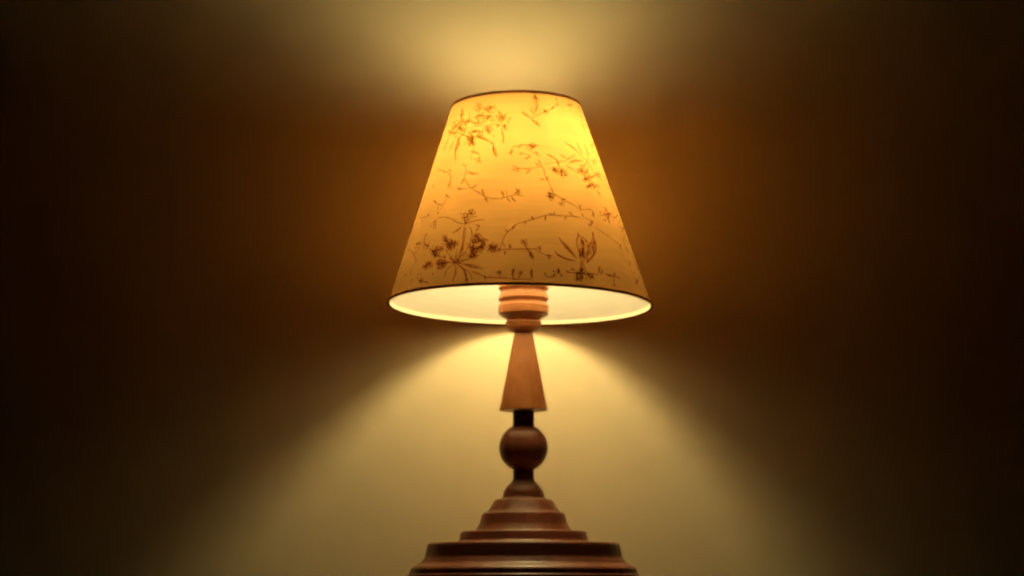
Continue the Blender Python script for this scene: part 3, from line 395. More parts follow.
s,0.68,1,-45.2,12.2,-44.2,12.1,-43.9,12.7,-45.0,12.8,-45.2,12.2 b,1.33,1,-45.5,12.1 s,0.68,1,-47.5,11.9,-47.8,12.5,-48.7,12.8,-48.3,12.2,-47.5,11.9
s,0.68,1,-47.2,11.9,-46.3,12.1,-46.4,12.8,-47.3,12.6,-47.2,11.9 l,1.25,1,-47.1,12.0,-46.3,12.6 s,0.68,1,-47.0,11.6,-46.2,11.0,-45.1,10.8,-45.9,11.6,-47.0,11.6
s,0.68,1,-47.2,11.6,-47.6,11.1,-46.9,10.3,-46.5,10.9,-47.2,11.6 s,0.68,1,-47.6,11.7,-48.9,12.0,-49.5,11.4,-48.1,11.2,-47.6,11.7 b,1.33,1,-47.3,11.8
s,0.68,1,-39.1,12.8,-38.6,13.3,-39.2,14.2,-39.7,13.5,-39.1,12.8 s,0.68,1,-38.9,12.6,-37.9,12.5,-37.5,13.1,-38.5,13.2,-38.9,12.6
s,0.68,1,-38.9,12.3,-38.6,11.7,-37.6,11.3,-38.0,12.0,-38.9,12.3 l,1.34,1,-38.8,12.3,-38.0,11.4 s,0.68,1,-39.2,12.4,-39.9,12.1,-39.7,11.4,-39.0,11.7,-39.2,12.4
l,1.34,1,-39.2,12.3,-39.8,11.7 s,0.68,1,-39.4,12.6,-40.4,13.3,-41.5,13.2,-40.4,12.5,-39.4,12.6 b,1.32,1,-39.1,12.5
s,0.68,1,-37.3,13.0,-38.3,12.7,-38.2,11.7,-37.1,12.0,-37.3,13.0 s,0.68,1,-37.4,13.4,-38.1,14.2,-39.4,14.4,-38.5,13.5,-37.4,13.4
s,0.68,1,-37.3,13.5,-37.1,14.3,-38.1,15.1,-38.2,14.2,-37.3,13.5 s,0.68,1,-36.8,13.4,-35.6,13.2,-35.2,14.1,-36.5,14.2,-36.8,13.4 l,1.54,1,-36.7,13.4,-35.4,13.8
s,0.68,1,-36.9,13.0,-36.6,12.3,-35.7,11.9,-36.0,12.7,-36.9,13.0 b,1.32,1,-37.1,13.2 s,0.67,1,-35.3,12.3,-34.8,12.6,-35.1,13.1,-35.5,12.8,-35.3,12.3
s,0.67,1,-35.0,12.1,-34.3,11.7,-33.6,12.1,-34.5,12.4,-35.0,12.1 s,0.67,1,-35.2,11.9,-35.1,11.4,-34.4,10.9,-34.5,11.5,-35.2,11.9
s,0.67,1,-35.4,12.0,-36.1,12.0,-36.3,11.5,-35.6,11.5,-35.4,12.0 s,0.67,1,-35.5,12.2,-35.9,12.7,-36.6,12.7,-36.1,12.2,-35.5,12.2 l,1.23,1,-35.5,12.2,-36.4,12.7
b,1.31,1,-35.3,12.1 s,0.68,1,-36.3,10.8,-37.0,10.9,-37.3,10.4,-36.6,10.3,-36.3,10.8 s,0.68,1,-36.4,11.1,-36.6,11.8,-37.7,12.3,-37.3,11.4,-36.4,11.1
s,0.67,1,-36.1,11.0,-35.4,11.4,-35.6,12.2,-36.4,11.8,-36.1,11.0 s,0.67,1,-35.9,10.8,-35.1,10.2,-34.2,10.4,-35.1,11.0,-35.9,10.8
s,0.67,1,-36.1,10.6,-36.5,10.0,-35.9,9.2,-35.5,9.9,-36.1,10.6 l,1.23,1,-36.1,10.5,-36.1,9.5 b,1.32,1,-36.2,10.8
s,0.68,1,-37.9,10.3,-37.1,10.4,-37.1,11.1,-37.9,10.9,-37.9,10.3 s,0.68,1,-37.8,10.0,-37.2,9.4,-36.2,9.3,-37.0,10.0,-37.8,10.0
s,0.68,1,-38.1,10.0,-38.4,9.7,-38.1,9.1,-37.8,9.5,-38.1,10.0 s,0.68,1,-38.3,10.1,-39.0,10.4,-39.4,10.1,-38.7,9.8,-38.3,10.1 l,1.13,1,-38.4,10.1,-39.3,10.2
s,0.68,1,-38.2,10.3,-38.3,10.8,-39.0,11.2,-38.8,10.6,-38.2,10.3 b,1.32,1,-38.1,10.1 s,0.68,1,-36.2,15.7,-36.0,16.0,-36.4,16.5,-36.6,16.1,-36.2,15.7
s,0.68,1,-36.0,15.5,-35.4,15.4,-35.1,15.7,-35.7,15.9,-36.0,15.5 s,0.68,1,-36.0,15.4,-35.8,14.8,-35.0,14.4,-35.3,15.1,-36.0,15.4
s,0.68,1,-36.3,15.4,-36.8,15.3,-36.8,14.9,-36.3,15.0,-36.3,15.4 l,0.93,1,-36.3,15.4,-36.8,15.1 s,0.68,1,-36.4,15.6,-36.9,16.1,-37.6,16.2,-37.1,15.7,-36.4,15.6
b,1.32,1,-36.2,15.5 s,1.17,1,-29.8,11.8,-27.5,19.8 s,1.17,1,-29.8,11.8,-30.0,19.2 s,1.17,1,-29.8,11.8,-24.6,18.0 s,1.17,1,-29.8,11.8,-22.6,13.3
s,1.17,1,-29.8,11.8,-17.5,9.5 s,1.17,1,-29.8,11.8,-36.2,19.1 s,1.17,1,-29.8,11.8,-33.1,15.2 s,1.17,1,-29.8,11.8,-35.3,12.9
s,1.19,1,-30.6,11.1,-33.4,8.8,-33.7,5.1 s,1.19,1,-29.1,10.8,-28.9,6.2,-29.3,2.2 s,2.38,1,-27.3,10.4,-24.3,7.2,-22.5,1.7 s,0.88,1,-28.0,10.2,-28.4,4.6
l,2.25,1,-25.7,11.0,-15.4,8.0 s,1.16,1,-21.0,6.7,-18.6,6.0,-15.3,4.0,-13.6,3.2 s,1.02,1,-25.4,8.9,-21.8,6.2,-20.5,2.6 b,2.31,1,-57.3,9.7 b,2.31,1,-54.8,6.2
b,2.28,1,-40.9,7.4 s,0.68,1,-46.9,4.5,-46.2,3.8,-45.2,3.6,-45.9,4.4,-46.9,4.5 s,0.68,1,-47.2,4.4,-48.0,4.0,-47.5,3.1,-46.8,3.6,-47.2,4.4
s,0.68,1,-47.5,4.7,-48.4,5.2,-49.4,5.1,-48.3,4.6,-47.5,4.7 l,1.45,1,-47.6,4.7,-49.1,5.2 s,0.68,1,-47.3,4.9,-47.0,5.7,-48.1,6.6,-48.4,5.8,-47.3,4.9
s,0.68,1,-47.1,4.8,-46.3,4.9,-46.3,5.5,-47.1,5.4,-47.1,4.8 b,1.32,1,-47.2,4.6 l,1.99,1,-45.4,3.9,-41.6,2.3 s,1.22,1,-57.4,2.8,-56.3,1.2
s,1.06,1,-69.1,24.2,-60.3,20.4,-55.6,16.1 b,1.73,1,-68.7,24.1 b,1.71,1,-59.5,20.0 b,1.7,1,-55.7,16.3 s,0.75,1,-57.3,9.7,-57.5,12.8,-55.6,16.1
s,1.31,0,-9.1,17.3,-8.0,21.3,-6.4,25.3,-3.5,28.0,-1.1,30.3,3.4,31.8,6.4,32.7,13.3,35.1,17.0,35.4,24.0,35.5,28.6,35.8,33.4,35.6 l,1.82,1,-6.9,27.2,-4.8,26.8
l,2.67,1,-3.3,27.8,-1.9,29.7 l,2.11,0,3.1,31.9,3.0,29.9 l,2.81,1,6.0,34.2,7.1,32.5 l,2.4,1,13.4,35.3,13.0,32.2 l,1.97,1,15.4,36.4,17.6,35.6
l,2.12,2,18.5,37.4,17.4,35.4 l,2.26,1,24.1,35.5,23.5,33.5 l,3.12,2,26.4,37.8,28.4,35.9 s,1.2,1,28.1,36.1,30.7,35.3
s,0.67,1,-12.7,18.1,-14.2,18.0,-14.8,16.5,-13.2,16.7,-12.7,18.1 l,2.75,1,-12.9,18.0,-14.6,17.0 s,0.67,1,-12.7,18.5,-13.4,19.5,-14.8,19.5,-13.9,18.4,-12.7,18.5
l,2.75,1,-12.8,18.6,-14.3,19.5 s,0.67,1,-12.4,18.8,-11.7,20.0,-12.6,21.5,-13.3,20.1,-12.4,18.8 s,0.67,1,-12.0,18.6,-10.6,18.8,-10.1,20.2,-11.6,19.9,-12.0,18.6
l,2.75,1,-11.9,18.7,-10.3,19.7 s,0.67,1,-11.9,18.2,-10.8,16.9,-9.1,17.1,-10.3,18.5,-11.9,18.2 s,0.67,1,-12.2,18.0,-12.4,16.8,-11.4,15.9,-11.3,17.2,-12.2,18.0
b,1.3,1,-12.4,18.4 s,0.67,1,-11.9,17.6,-12.1,18.5,-13.2,18.9,-12.9,17.9,-11.9,17.6 l,1.73,1,-12.0,17.6,-12.8,18.8
s,0.67,1,-11.5,17.5,-10.7,17.7,-10.6,18.6,-11.4,18.3,-11.5,17.5 s,0.67,1,-11.4,17.1,-11.1,16.2,-10.1,16.0,-10.5,16.9,-11.4,17.1
s,0.67,1,-11.8,17.1,-12.7,16.8,-12.8,15.8,-11.9,16.2,-11.8,17.1 b,1.3,1,-11.7,17.3 s,1.16,0,-8.0,21.3,-6.7,18.7 s,1.31,1,-10.3,17.3,-4.4,17.6,1.9,17.7,8.4,17.9
l,2.66,1,-4.4,20.2,-4.3,17.4 s,0.67,1,1.9,20.8,1.2,21.2,0.4,20.8,1.2,20.4,1.9,20.8 s,0.67,1,2.0,21.1,1.8,22.0,0.8,22.3,1.0,21.3,2.0,21.1
l,1.63,1,1.9,21.1,1.1,22.2 s,0.67,1,2.3,21.1,3.1,21.5,3.1,22.5,2.3,22.0,2.3,21.1 s,0.67,1,2.4,20.7,2.8,20.1,3.6,20.1,3.2,20.8,2.4,20.7
s,0.67,1,2.2,20.6,1.9,19.9,2.3,19.3,2.7,20.1,2.2,20.6 b,1.3,1,2.2,20.9 s,1.54,1,2.2,20.2,3.5,17.4,5.1,15.6,5.9,13.0 l,2.8,1,9.3,19.4,9.1,16.7
l,2.52,1,-6.6,16.7,-6.6,14.7 l,3.07,1,4.3,16.3,5.9,12.9 s,1.02,0,6.8,17.2,11.5,15.0 l,2.24,1,11.3,14.7,14.5,14.6 l,1.96,1,13.2,14.6,12.8,12.6 b,1.42,1,8.3,18.7
s,1.31,1,-9.1,17.3,-9.2,16.5 l,2.26,1,29.6,27.7,29.2,24.9 s,1.32,1,28.9,25.6,27.4,21.9,28.2,18.3,27.9,14.8 s,1.44,1,29.7,26.1,33.1,24.3,33.6,20.9,31.9,16.2
l,3.68,1,30.4,25.0,31.3,20.6 l,3.67,1,30.8,21.1,29.8,15.5 s,2.05,1,38.7,28.9,38.4,26.7,38.5,23.1,37.1,18.8,33.8,15.4,30.8,12.9
s,1.2,1,37.8,26.1,35.1,21.4,33.3,16.4 l,3.13,1,38.4,25.0,36.0,17.2 s,1.17,1,28.8,19.4,28.3,14.3 s,1.17,1,29.8,19.0,29.2,14.4 s,1.17,1,31.0,19.6,30.1,14.5
s,1.17,1,32.0,19.2,31.0,14.6 s,1.17,1,33.3,19.9,31.9,14.7 l,4.5,1,19.2,23.0,26.2,14.1 s,1.31,1,18.9,24.5,19.6,22.1 s,1.66,1,15.7,17.3,18.4,14.5,25.3,13.0
l,2.1,1,16.4,16.3,24.5,13.0 s,1.91,1,28.3,14.3,27.0,7.7 s,1.31,1,29.2,13.9,28.6,8.4 s,0.67,1,26.7,7.3,25.8,7.9,24.4,7.2,25.4,6.6,26.7,7.3
s,0.67,1,27.1,7.6,27.9,8.8,27.3,9.8,26.5,8.5,27.1,7.6 l,2.55,1,27.2,7.8,27.5,9.4 s,0.67,1,27.5,7.6,29.2,8.2,29.9,9.7,28.1,9.1,27.5,7.6
s,0.67,1,27.6,7.3,28.7,6.5,30.4,7.3,29.2,8.0,27.6,7.3 s,0.67,1,27.0,6.8,25.9,5.3,26.5,3.9,27.7,5.5,27.0,6.8
s,0.67,1,26.7,6.9,25.1,6.4,24.3,4.8,26.0,5.4,26.7,6.9 b,1.31,1,27.1,7.3 s,1.66,1,24.7,6.0,24.0,3.0 s,1.54,1,27.3,6.8,26.7,3.8 l,3.37,0,29.7,6.8,33.6,4.8
s,0.67,1,25.5,4.0,25.5,3.3,26.2,3.1,26.1,3.8,25.5,4.0 s,0.67,1,25.1,4.0,24.5,4.0,23.9,3.4,24.7,3.4,25.1,4.0
s,0.67,1,25.2,4.3,25.2,4.9,24.6,5.2,24.6,4.4,25.2,4.3 s,0.67,1,25.5,4.3,26.2,4.4,26.6,5.1,25.9,4.9,25.5,4.3 b,1.3,1,25.3,4.1 b,1.9,1,28.8,4.5
s,1.31,1,19.8,6.9,30.1,7.2,34.5,7.4 l,2.69,1,37.8,12.1,35.7,7.7 l,1.98,1,39.0,10.6,36.7,7.2 s,1.32,1,39.0,8.1,44.9,8.0,49.1,7.3 l,2.56,1,46.4,9.9,45.1,7.0
l,2.27,1,40.9,7.9,43.8,7.3 s,1.03,1,44.8,7.5,43.6,3.3 l,1.98,1,42.5,3.7,44.8,2.3 l,2.1,1,16.7,8.6,16.1,5.9 b,1.89,1,14.2,7.2 b,1.89,1,17.5,5.2 b,1.9,1,22.3,8.5
s,1.16,1,14.0,7.2,17.0,6.1,17.7,4.5 l,2.1,1,22.4,9.1,24.3,7.7 s,1.31,1,19.5,8.1,21.6,6.7 s,0.67,1,-9.1,5.9,-9.6,6.2,-10.2,5.9,-9.5,5.6,-9.1,5.9
s,0.67,1,-9.0,6.1,-8.9,6.6,-9.4,7.0,-9.4,6.4,-9.0,6.1 s,0.67,1,-8.7,6.0,-8.2,6.1,-8.0,6.6,-8.6,6.6,-8.7,6.0 l,1.22,1,-8.7,6.1,-8.1,6.5
s,0.67,1,-8.7,5.8,-8.3,5.3,-7.7,5.3,-8.1,5.9,-8.7,5.8 s,0.67,1,-8.9,5.7,-9.4,5.3,-9.3,4.6,-8.8,5.1,-8.9,5.7 b,1.3,1,-8.9,5.9 s,1.3,1,-8.9,6.2,-8.3,3.2
l,3.06,1,-2.5,8.1,-3.3,4.1 s,1.29,1,-3.1,5.1,-2.8,2.1 s,0.66,1,0.4,5.8,0.9,5.9,1.2,6.5,0.6,6.4,0.4,5.8 s,0.66,1,0.4,5.6,0.6,5.2,1.1,5.2,0.8,5.6,0.4,5.6
s,0.66,1,0.2,5.5,-0.2,5.4,-0.3,4.8,0.1,5.1,0.2,5.5 s,0.66,1,0.1,5.7,-0.4,5.9,-1.0,5.6,-0.4,5.3,0.1,5.7 s,0.66,1,0.2,5.8,0.3,6.3,-0.0,6.7,-0.1,6.1,0.2,5.8
b,1.3,1,0.3,5.7 s,1.3,1,0.3,5.4,-1.2,2.7 l,3.62,1,5.2,8.0,4.9,2.8 s,1.3,1,10.3,5.7,11.3,4.2,13.9,4.4,14.6,6.0 b,2.12,1,10.3,5.7 b,2.12,1,14.3,5.2
l,2.24,1,16.4,8.8,16.2,5.8 s,1.16,1,-15.3,3.6,-8.5,3.3,-2.7,2.6,4.8,2.8 l,1.95,1,-15.1,4.8,-14.8,2.3 b,1.53,1,-12.8,4.0 b,1.53,1,-6.0,3.4
l,2.59,0,32.9,74.5,47.5,67.4 l,2.46,0,45.1,75.6,48.0,68.3 l,3.01,0,33.3,63.4,46.6,65.7 l,2.0,0,28.0,67.7,33.3,65.4 s,1.19,0,31.0,64.4,40.4,68.6
s,1.36,0,53.4,75.7,54.7,73.3,53.8,67.5 l,2.0,0,30.3,62.0,37.4,58.8 s,1.22,0,47.7,67.7,52.4,66.8 s,1.35,2,52.0,67.0,45.0,62.8 s,1.23,2,52.2,66.5,47.7,59.5
s,1.36,0,53.2,66.9,53.7,61.4,54.7,58.8 s,0.69,2,43.4,62.0,43.5,62.9,41.8,63.0,41.8,62.1,43.4,62.0 s,0.69,2,44.1,62.2,46.1,63.0,46.5,64.1,44.3,63.2,44.1,62.2
s,0.69,2,44.2,61.9,45.2,61.5,47.2,62.0,46.0,62.4,44.2,61.9 s,0.69,2,43.6,61.6,42.3,60.6,42.9,59.8,44.2,60.9,43.6,61.6
s,0.69,2,43.1,61.7,41.6,61.8,40.0,60.9,41.7,60.9,43.1,61.7 b,1.34,2,43.7,61.9 s,0.69,2,40.5,59.8,40.0,58.9,41.2,58.5,41.6,59.5,40.5,59.8
s,0.69,2,39.9,59.8,38.4,59.5,37.6,58.6,39.1,59.0,39.9,59.8 s,0.69,2,39.9,60.1,39.4,60.7,37.7,60.5,38.4,59.8,39.9,60.1
s,0.69,2,40.4,60.2,41.3,60.9,40.9,61.4,40.0,60.7,40.4,60.2 s,0.69,2,40.8,60.1,41.8,59.9,43.3,60.5,42.1,60.7,40.8,60.1 l,1.47,2,40.9,60.1,42.8,60.3
b,1.34,2,40.3,60.0 s,0.69,2,45.5,59.8,46.6,59.5,48.7,60.1,47.3,60.4,45.5,59.8 s,0.69,2,44.8,59.5,43.6,58.9,43.7,58.2,45.0,58.9,44.8,59.5
s,0.69,2,44.4,59.6,42.6,59.3,41.3,58.3,43.2,58.6,44.4,59.6 s,0.69,2,44.7,59.9,44.7,60.6,43.3,60.6,43.4,59.9,44.7,59.9
s,0.69,2,45.5,60.1,47.7,60.8,48.7,62.0,46.2,61.2,45.5,60.1 l,1.68,2,45.7,60.2,48.4,61.6 b,1.34,2,45.0,59.8
s,0.69,2,45.4,57.0,43.8,56.7,42.8,55.8,44.5,56.2,45.4,57.0 l,1.78,2,45.2,57.0,43.1,56.1 s,0.69,2,45.5,57.4,45.2,58.3,43.1,58.2,43.6,57.2,45.5,57.4
s,0.69,2,46.2,57.5,47.8,58.2,47.9,59.1,46.2,58.3,46.2,57.5 s,0.69,2,46.6,57.4,48.1,57.1,50.7,57.9,48.7,58.2,46.6,57.4
s,0.69,2,45.8,56.9,44.5,55.8,45.4,55.0,46.8,56.3,45.8,56.9 b,1.34,2,45.9,57.3 s,0.69,2,43.9,55.8,44.3,55.2,46.0,55.4,45.5,56.1,43.9,55.8
s,0.69,2,43.3,55.7,42.1,55.1,42.1,54.3,43.4,55.0,43.3,55.7 s,0.69,2,43.2,55.9,42.3,56.1,41.1,55.7,42.0,55.4,43.2,55.9 l,1.36,2,43.0,55.9,41.5,55.8
s,0.69,2,43.6,56.2,44.7,57.0,44.2,57.7,43.1,56.8,43.6,56.2 s,0.69,2,44.0,56.1,45.4,56.3,46.5,57.1,44.9,56.8,44.0,56.1 b,1.34,2,43.5,55.9
s,0.69,2,49.7,58.4,51.2,58.5,52.8,59.3,51.0,59.1,49.7,58.4 l,1.26,2,49.9,58.4,52.2,59.0 s,0.69,2,49.6,58.2,50.1,57.8,51.8,58.1,51.1,58.5,49.6,58.2
s,0.69,2,48.8,58.0,47.3,57.4,46.9,56.6,48.5,57.2,48.8,58.0 s,0.69,2,48.8,58.1,47.8,58.2,46.6,57.7,47.7,57.6,48.8,58.1
s,0.69,2,49.1,58.4,49.8,59.2,48.6,59.6,48.0,58.7,49.1,58.4 b,1.34,2,49.2,58.2 s,0.69,2,48.1,53.7,49.3,53.1,52.2,53.8,50.6,54.3,48.1,53.7
s,0.69,2,47.4,53.4,46.4,52.6,47.0,52.0,48.1,52.9,47.4,53.4 s,0.69,2,46.8,53.4,44.7,52.9,43.4,51.7,45.7,52.2,46.8,53.4
s,0.69,2,47.3,53.8,47.6,54.6,46.3,54.8,46.1,54.0,47.3,53.8 s,0.69,2,47.9,53.9,49.5,54.4,50.2,55.4,48.4,54.7,47.9,53.9 b,1.34,2,47.5,53.7
s,0.69,2,51.7,54.5,52.8,55.5,51.4,56.0,50.5,54.9,51.7,54.5 s,0.69,2,52.3,54.4,54.0,54.6,55.6,55.5,53.6,55.2,52.3,54.4
s,0.69,2,52.3,54.2,52.7,53.5,55.0,53.7,54.4,54.5,52.3,54.2 l,1.47,2,52.4,54.2,54.2,53.6 s,0.69,2,51.5,54.0,50.0,53.5,49.6,52.7,51.2,53.3,51.5,54.0
s,0.69,2,51.3,54.2,50.3,54.4,48.7,53.8,49.9,53.7,51.3,54.2 b,1.35,2,51.8,54.3 s,0.69,2,44.3,52.7,43.9,53.1,42.8,52.9,43.3,52.5,44.3,52.7
l,1.15,2,44.2,52.8,43.2,53.0 s,0.69,2,44.7,52.9,45.6,53.5,45.5,54.0,44.5,53.4,44.7,52.9 s,0.69,2,45.0,52.8,46.0,52.7,47.4,53.3,46.1,53.4,45.0,52.8
l,1.15,2,45.1,52.8,46.9,53.1 s,0.69,2,44.7,52.6,44.3,51.9,45.1,51.7,45.5,52.4,44.7,52.6 s,0.69,2,44.2,52.5,43.0,52.4,42.1,51.7,43.4,51.9,44.2,52.5
l,1.15,2,44.1,52.5,42.4,51.9 b,1.34,2,44.6,52.7 s,0.7,0,59.5,61.0,61.2,60.8,64.5,61.7,62.2,61.8,59.5,61.0 l,1.38,0,59.7,61.0,63.3,61.4
s,0.69,0,58.6,60.7,57.3,59.8,58.2,59.4,59.6,60.3,58.6,60.7 l,1.38,0,58.6,60.6,57.9,59.5 s,0.69,0,57.9,60.7,55.8,60.6,53.7,59.7,55.8,59.8,57.9,60.7
l,1.38,0,57.6,60.6,54.4,60.0 s,0.69,0,58.4,61.0,58.5,61.6,56.6,61.5,56.6,60.8,58.4,61.0 s,0.7,0,59.1,61.1,61.3,61.8,61.9,62.6,59.5,61.8,59.1,61.1
b,1.35,0,58.7,60.9 s,0.7,0,60.2,68.0,58.8,68.3,56.1,67.6,57.6,67.3,60.2,68.0 s,0.7,0,61.4,68.4,63.9,69.4,63.5,70.1,60.9,69.0,61.4,68.4
s,0.7,0,61.7,68.1,62.4,67.6,65.8,68.2,64.7,68.6,61.7,68.1 s,0.7,0,60.6,67.8,58.2,66.8,58.4,66.0,60.9,67.1,60.6,67.8 l,1.38,0,60.5,67.7,58.3,66.3
b,1.36,0,61.0,68.1 s,1.35,0,51.1,53.2,52.9,50.0 l,2.75,2,52.4,51.6,53.8,48.6 l,1.74,0,56.4,55.5,56.6,52.7
s,0.7,0,66.6,76.5,66.7,76.1,69.3,76.4,69.0,76.8,66.6,76.5 s,0.7,0,65.4,76.3,63.3,76.0,61.7,75.3,63.9,75.7,65.4,76.3
s,0.7,0,66.0,76.6,67.0,77.3,64.8,77.3,64.0,76.6,66.0,76.6 l,1.07,0,65.9,76.7,65.5,77.3 s,0.7,0,66.9,76.7,69.8,77.3,71.8,78.1,68.2,77.4,66.9,76.7
l,1.07,0,67.1,76.8,71.1,77.8 b,1.36,0,66.2,76.5 s,0.91,0,57.0,79.2,54.6,74.8,56.2,72.0 s,1.03,0,15.5,61.5,21.9,62.5,31.0,64.3
s,1.33,0,19.3,66.5,24.6,64.4,25.3,61.7,26.4,58.7 l,2.28,0,18.3,66.7,24.6,64.3 l,2.29,0,25.0,64.3,25.6,60.7
s,0.68,0,27.4,57.7,27.1,58.5,25.7,58.5,26.1,57.7,27.4,57.7 s,0.68,0,27.8,57.9,29.1,58.9,28.7,60.0,27.4,58.9,27.8,57.9
s,0.68,0,28.3,57.7,30.0,57.5,31.8,58.6,29.8,58.7,28.3,57.7 s,0.68,0,28.1,57.4,28.5,56.5,30.2,56.6,29.6,57.6,28.1,57.4 l,2.08,0,28.2,57.4,29.6,56.6
s,0.68,0,27.6,57.2,26.3,56.2,26.8,55.0,28.1,56.2,27.6,57.2 s,0.68,0,27.1,57.4,25.6,57.7,24.1,56.7,25.8,56.5,27.1,57.4 b,1.33,0,27.7,57.6
s,0.68,0,26.6,58.7,26.0,58.1,26.4,57.5,27.0,58.2,26.6,58.7 s,0.68,0,26.4,59.0,26.0,59.4,25.0,59.2,25.6,58.8,26.4,59.0
s,0.68,0,26.8,59.2,27.8,59.8,27.7,60.6,26.7,59.9,26.8,59.2 s,0.68,0,27.0,58.9,27.4,58.5,28.4,58.7,27.9,59.1,27.0,58.9 b,1.33,0,26.7,58.9
s,0.68,0,22.0,59.0,22.0,58.2,23.1,58.0,23.1,58.9,22.0,59.0 s,0.68,0,21.7,59.0,20.9,58.5,20.8,57.8,21.7,58.3,21.7,59.0
s,0.68,0,21.5,59.3,20.9,59.8,19.6,59.6,20.4,59.0,21.5,59.3 s,0.68,0,21.9,59.5,22.4,60.1,22.0,60.7,21.4,60.0,21.9,59.5
s,0.68,0,22.2,59.4,23.2,59.4,23.9,60.1,22.8,60.0,22.2,59.4 l,1.56,0,22.3,59.4,23.6,59.9 b,1.33,0,21.9,59.2
s,0.68,0,22.9,58.1,22.1,58.3,21.2,57.8,22.1,57.6,22.9,58.1 s,0.68,0,23.2,58.4,23.8,59.2,23.2,59.8,22.6,59.0,23.2,58.4
s,0.68,0,23.4,58.2,24.1,58.0,24.9,58.4,24.1,58.6,23.4,58.2 s,0.68,0,23.2,58.0,22.7,57.2,23.4,56.6,23.9,57.5,23.2,58.0 b,1.33,0,23.2,58.2
l,3.42,0,-4.9,66.0,-3.3,69.3 s,1.33,0,-3.3,70.3,0.7,70.6,3.7,71.2,10.5,70.8,14.1,71.2 l,1.71,0,0.3,69.3,3.7,71.4
s,0.68,0,9.9,71.0,10.7,71.7,10.2,72.5,9.4,71.7,9.9,71.0 s,0.68,0,10.4,70.8,11.6,70.4,12.9,71.1,11.5,71.4,10.4,70.8
s,0.68,0,10.1,70.6,10.0,69.9,10.9,69.5,10.9,70.3,10.1,70.6 s,0.68,0,9.7,70.5,8.4,70.0,8.3,68.9,9.6,69.5,9.7,70.5 l,1.56,0,9.6,70.4,8.3,69.3
s,0.68,0,9.5,70.8,8.8,71.5,7.3,71.4,8.2,70.6,9.5,70.8 l,1.56,0,9.4,70.9,7.8,71.4 b,1.33,0,9.9,70.7 l,2.56,0,0.6,66.4,4.1,66.9 l,2.56,0,4.1,63.7,8.5,65.7
l,2.42,0,11.3,68.2,13.3,66.2 s,0.89,0,4.9,70.1,9.9,67.3,14.8,65.2 s,0.89,0,3.4,66.7,8.4,65.7 l,2.42,0,10.3,62.1,14.4,60.5 l,2.14,0,12.3,63.5,14.5,60.6
s,1.2,0,14.3,60.6,15.6,58.5,15.7,55.7,16.6,54.4,18.3,49.7,19.4,46.9 l,2.56,2,16.7,55.4,16.5,52.9 l,1.84,0,12.2,53.2,16.1,53.9
s,1.33,0,-3.4,60.4,1.2,58.9,7.7,59.0,14.7,60.2 l,2.27,0,-4.1,58.1,1.2,59.1 l,2.13,0,-1.4,57.1,1.3,58.8 l,2.55,0,4.6,56.4,7.5,58.9
s,0.68,2,17.4,45.9,17.4,46.8,16.3,47.1,16.4,46.1,17.4,45.9 l,2.06,2,17.4,46.0,16.7,47.0 s,0.68,2,17.8,46.2,18.9,47.2,18.5,48.5,17.3,47.3,17.8,46.2
s,0.68,2,18.0,45.8,19.1,45.5,20.3,46.2,19.1,46.5,18.0,45.8 s,0.68,2,17.8,45.5,17.8,44.5,18.9,44.1,18.9,45.2,17.8,45.5
s,0.68,2,17.4,45.5,16.5,45.0,16.4,44.0,17.4,44.6,17.4,45.5 l,2.06,2,17.4,45.4,16.4,44.4 s,0.68,2,17.3,45.7,16.2,45.9,15.2,45.1,16.4,45.0,17.3,45.7
b,1.32,2,17.6,45.7 s,1.68,2,15.7,46.5,19.4,46.7 b,2.39,2,17.4,43.1 s,1.32,2,15.7,44.6,19.4,44.8 s,1.18,0,19.3,46.6,23.1,44.6,30.8,41.3,33.9,39.5
l,2.84,2,23.0,43.3,26.2,44.8 s,0.68,2,23.0,41.5,22.1,41.3,21.8,40.5,22.7,40.8,23.0,41.5 s,0.68,2,22.9,41.7,22.3,42.2,21.3,42.0,21.9,41.4,22.9,41.7
s,0.68,2,23.2,41.8,23.8,42.3,23.7,42.9,23.1,42.4,23.2,41.8 s,0.68,2,23.5,41.8,24.6,41.7,25.6,42.6,24.3,42.6,23.5,41.8
s,0.68,2,23.3,41.5,23.1,40.7,23.9,40.4,24.0,41.2,23.3,41.5 b,1.32,2,23.2,41.6 l,2.71,2,34.1,42.3,34.0,39.3 s,1.33,0,33.9,39.5,41.1,40.6,42.8,38.8,42.2,37.0
l,2.43,2,42.6,39.6,42.2,36.8 l,2.13,0,34.1,38.0,34.8,35.8 s,1.03,0,34.9,36.4,40.2,34.4 l,2.57,1,40.9,34.9,38.7,31.9 l,2.56,1,36.7,32.8,38.6,31.6
s,1.19,0,40.8,32.3,48.5,28.4 b,2.67,1,49.2,28.6 l,2.89,2,53.8,43.7,57.3,42.0 s,1.21,1,47.0,38.3,63.5,42.3 s,1.22,2,56.9,42.2,54.6,37.8 b,3.17,1,54.5,36.3
b,2.21,1,59.6,37.9 b,2.23,1,70.3,42.5 b,2.19,2,48.8,40.4 s,1.05,1,56.6,40.9,62.5,39.6,70.0,42.3 s,0.69,1,54.1,40.3,53.1,40.8,50.9,40.2,52.0,39.7,54.1,40.3
s,0.69,1,54.8,40.6,56.3,41.7,55.4,42.4,53.8,41.2,54.8,40.6 s,0.69,1,55.3,40.5,57.0,40.5,59.1,41.5,57.0,41.3,55.3,40.5
s,0.69,1,55.0,40.1,54.8,39.2,57.0,39.2,57.1,40.2,55.0,40.1 s,0.69,1,54.3,40.0,52.5,39.4,52.0,38.5,53.8,39.2,54.3,40.0 b,1.34,1,54.7,40.3
l,1.75,0,66.7,46.8,67.9,45.0 s,1.24,0,71.6,40.6,65.9,35.9,82.8,36.8,65.9,29.7,65.9,22.0 l,2.96,1,83.1,39.4,65.9,33.4 b,2.93,1,58.3,24.9
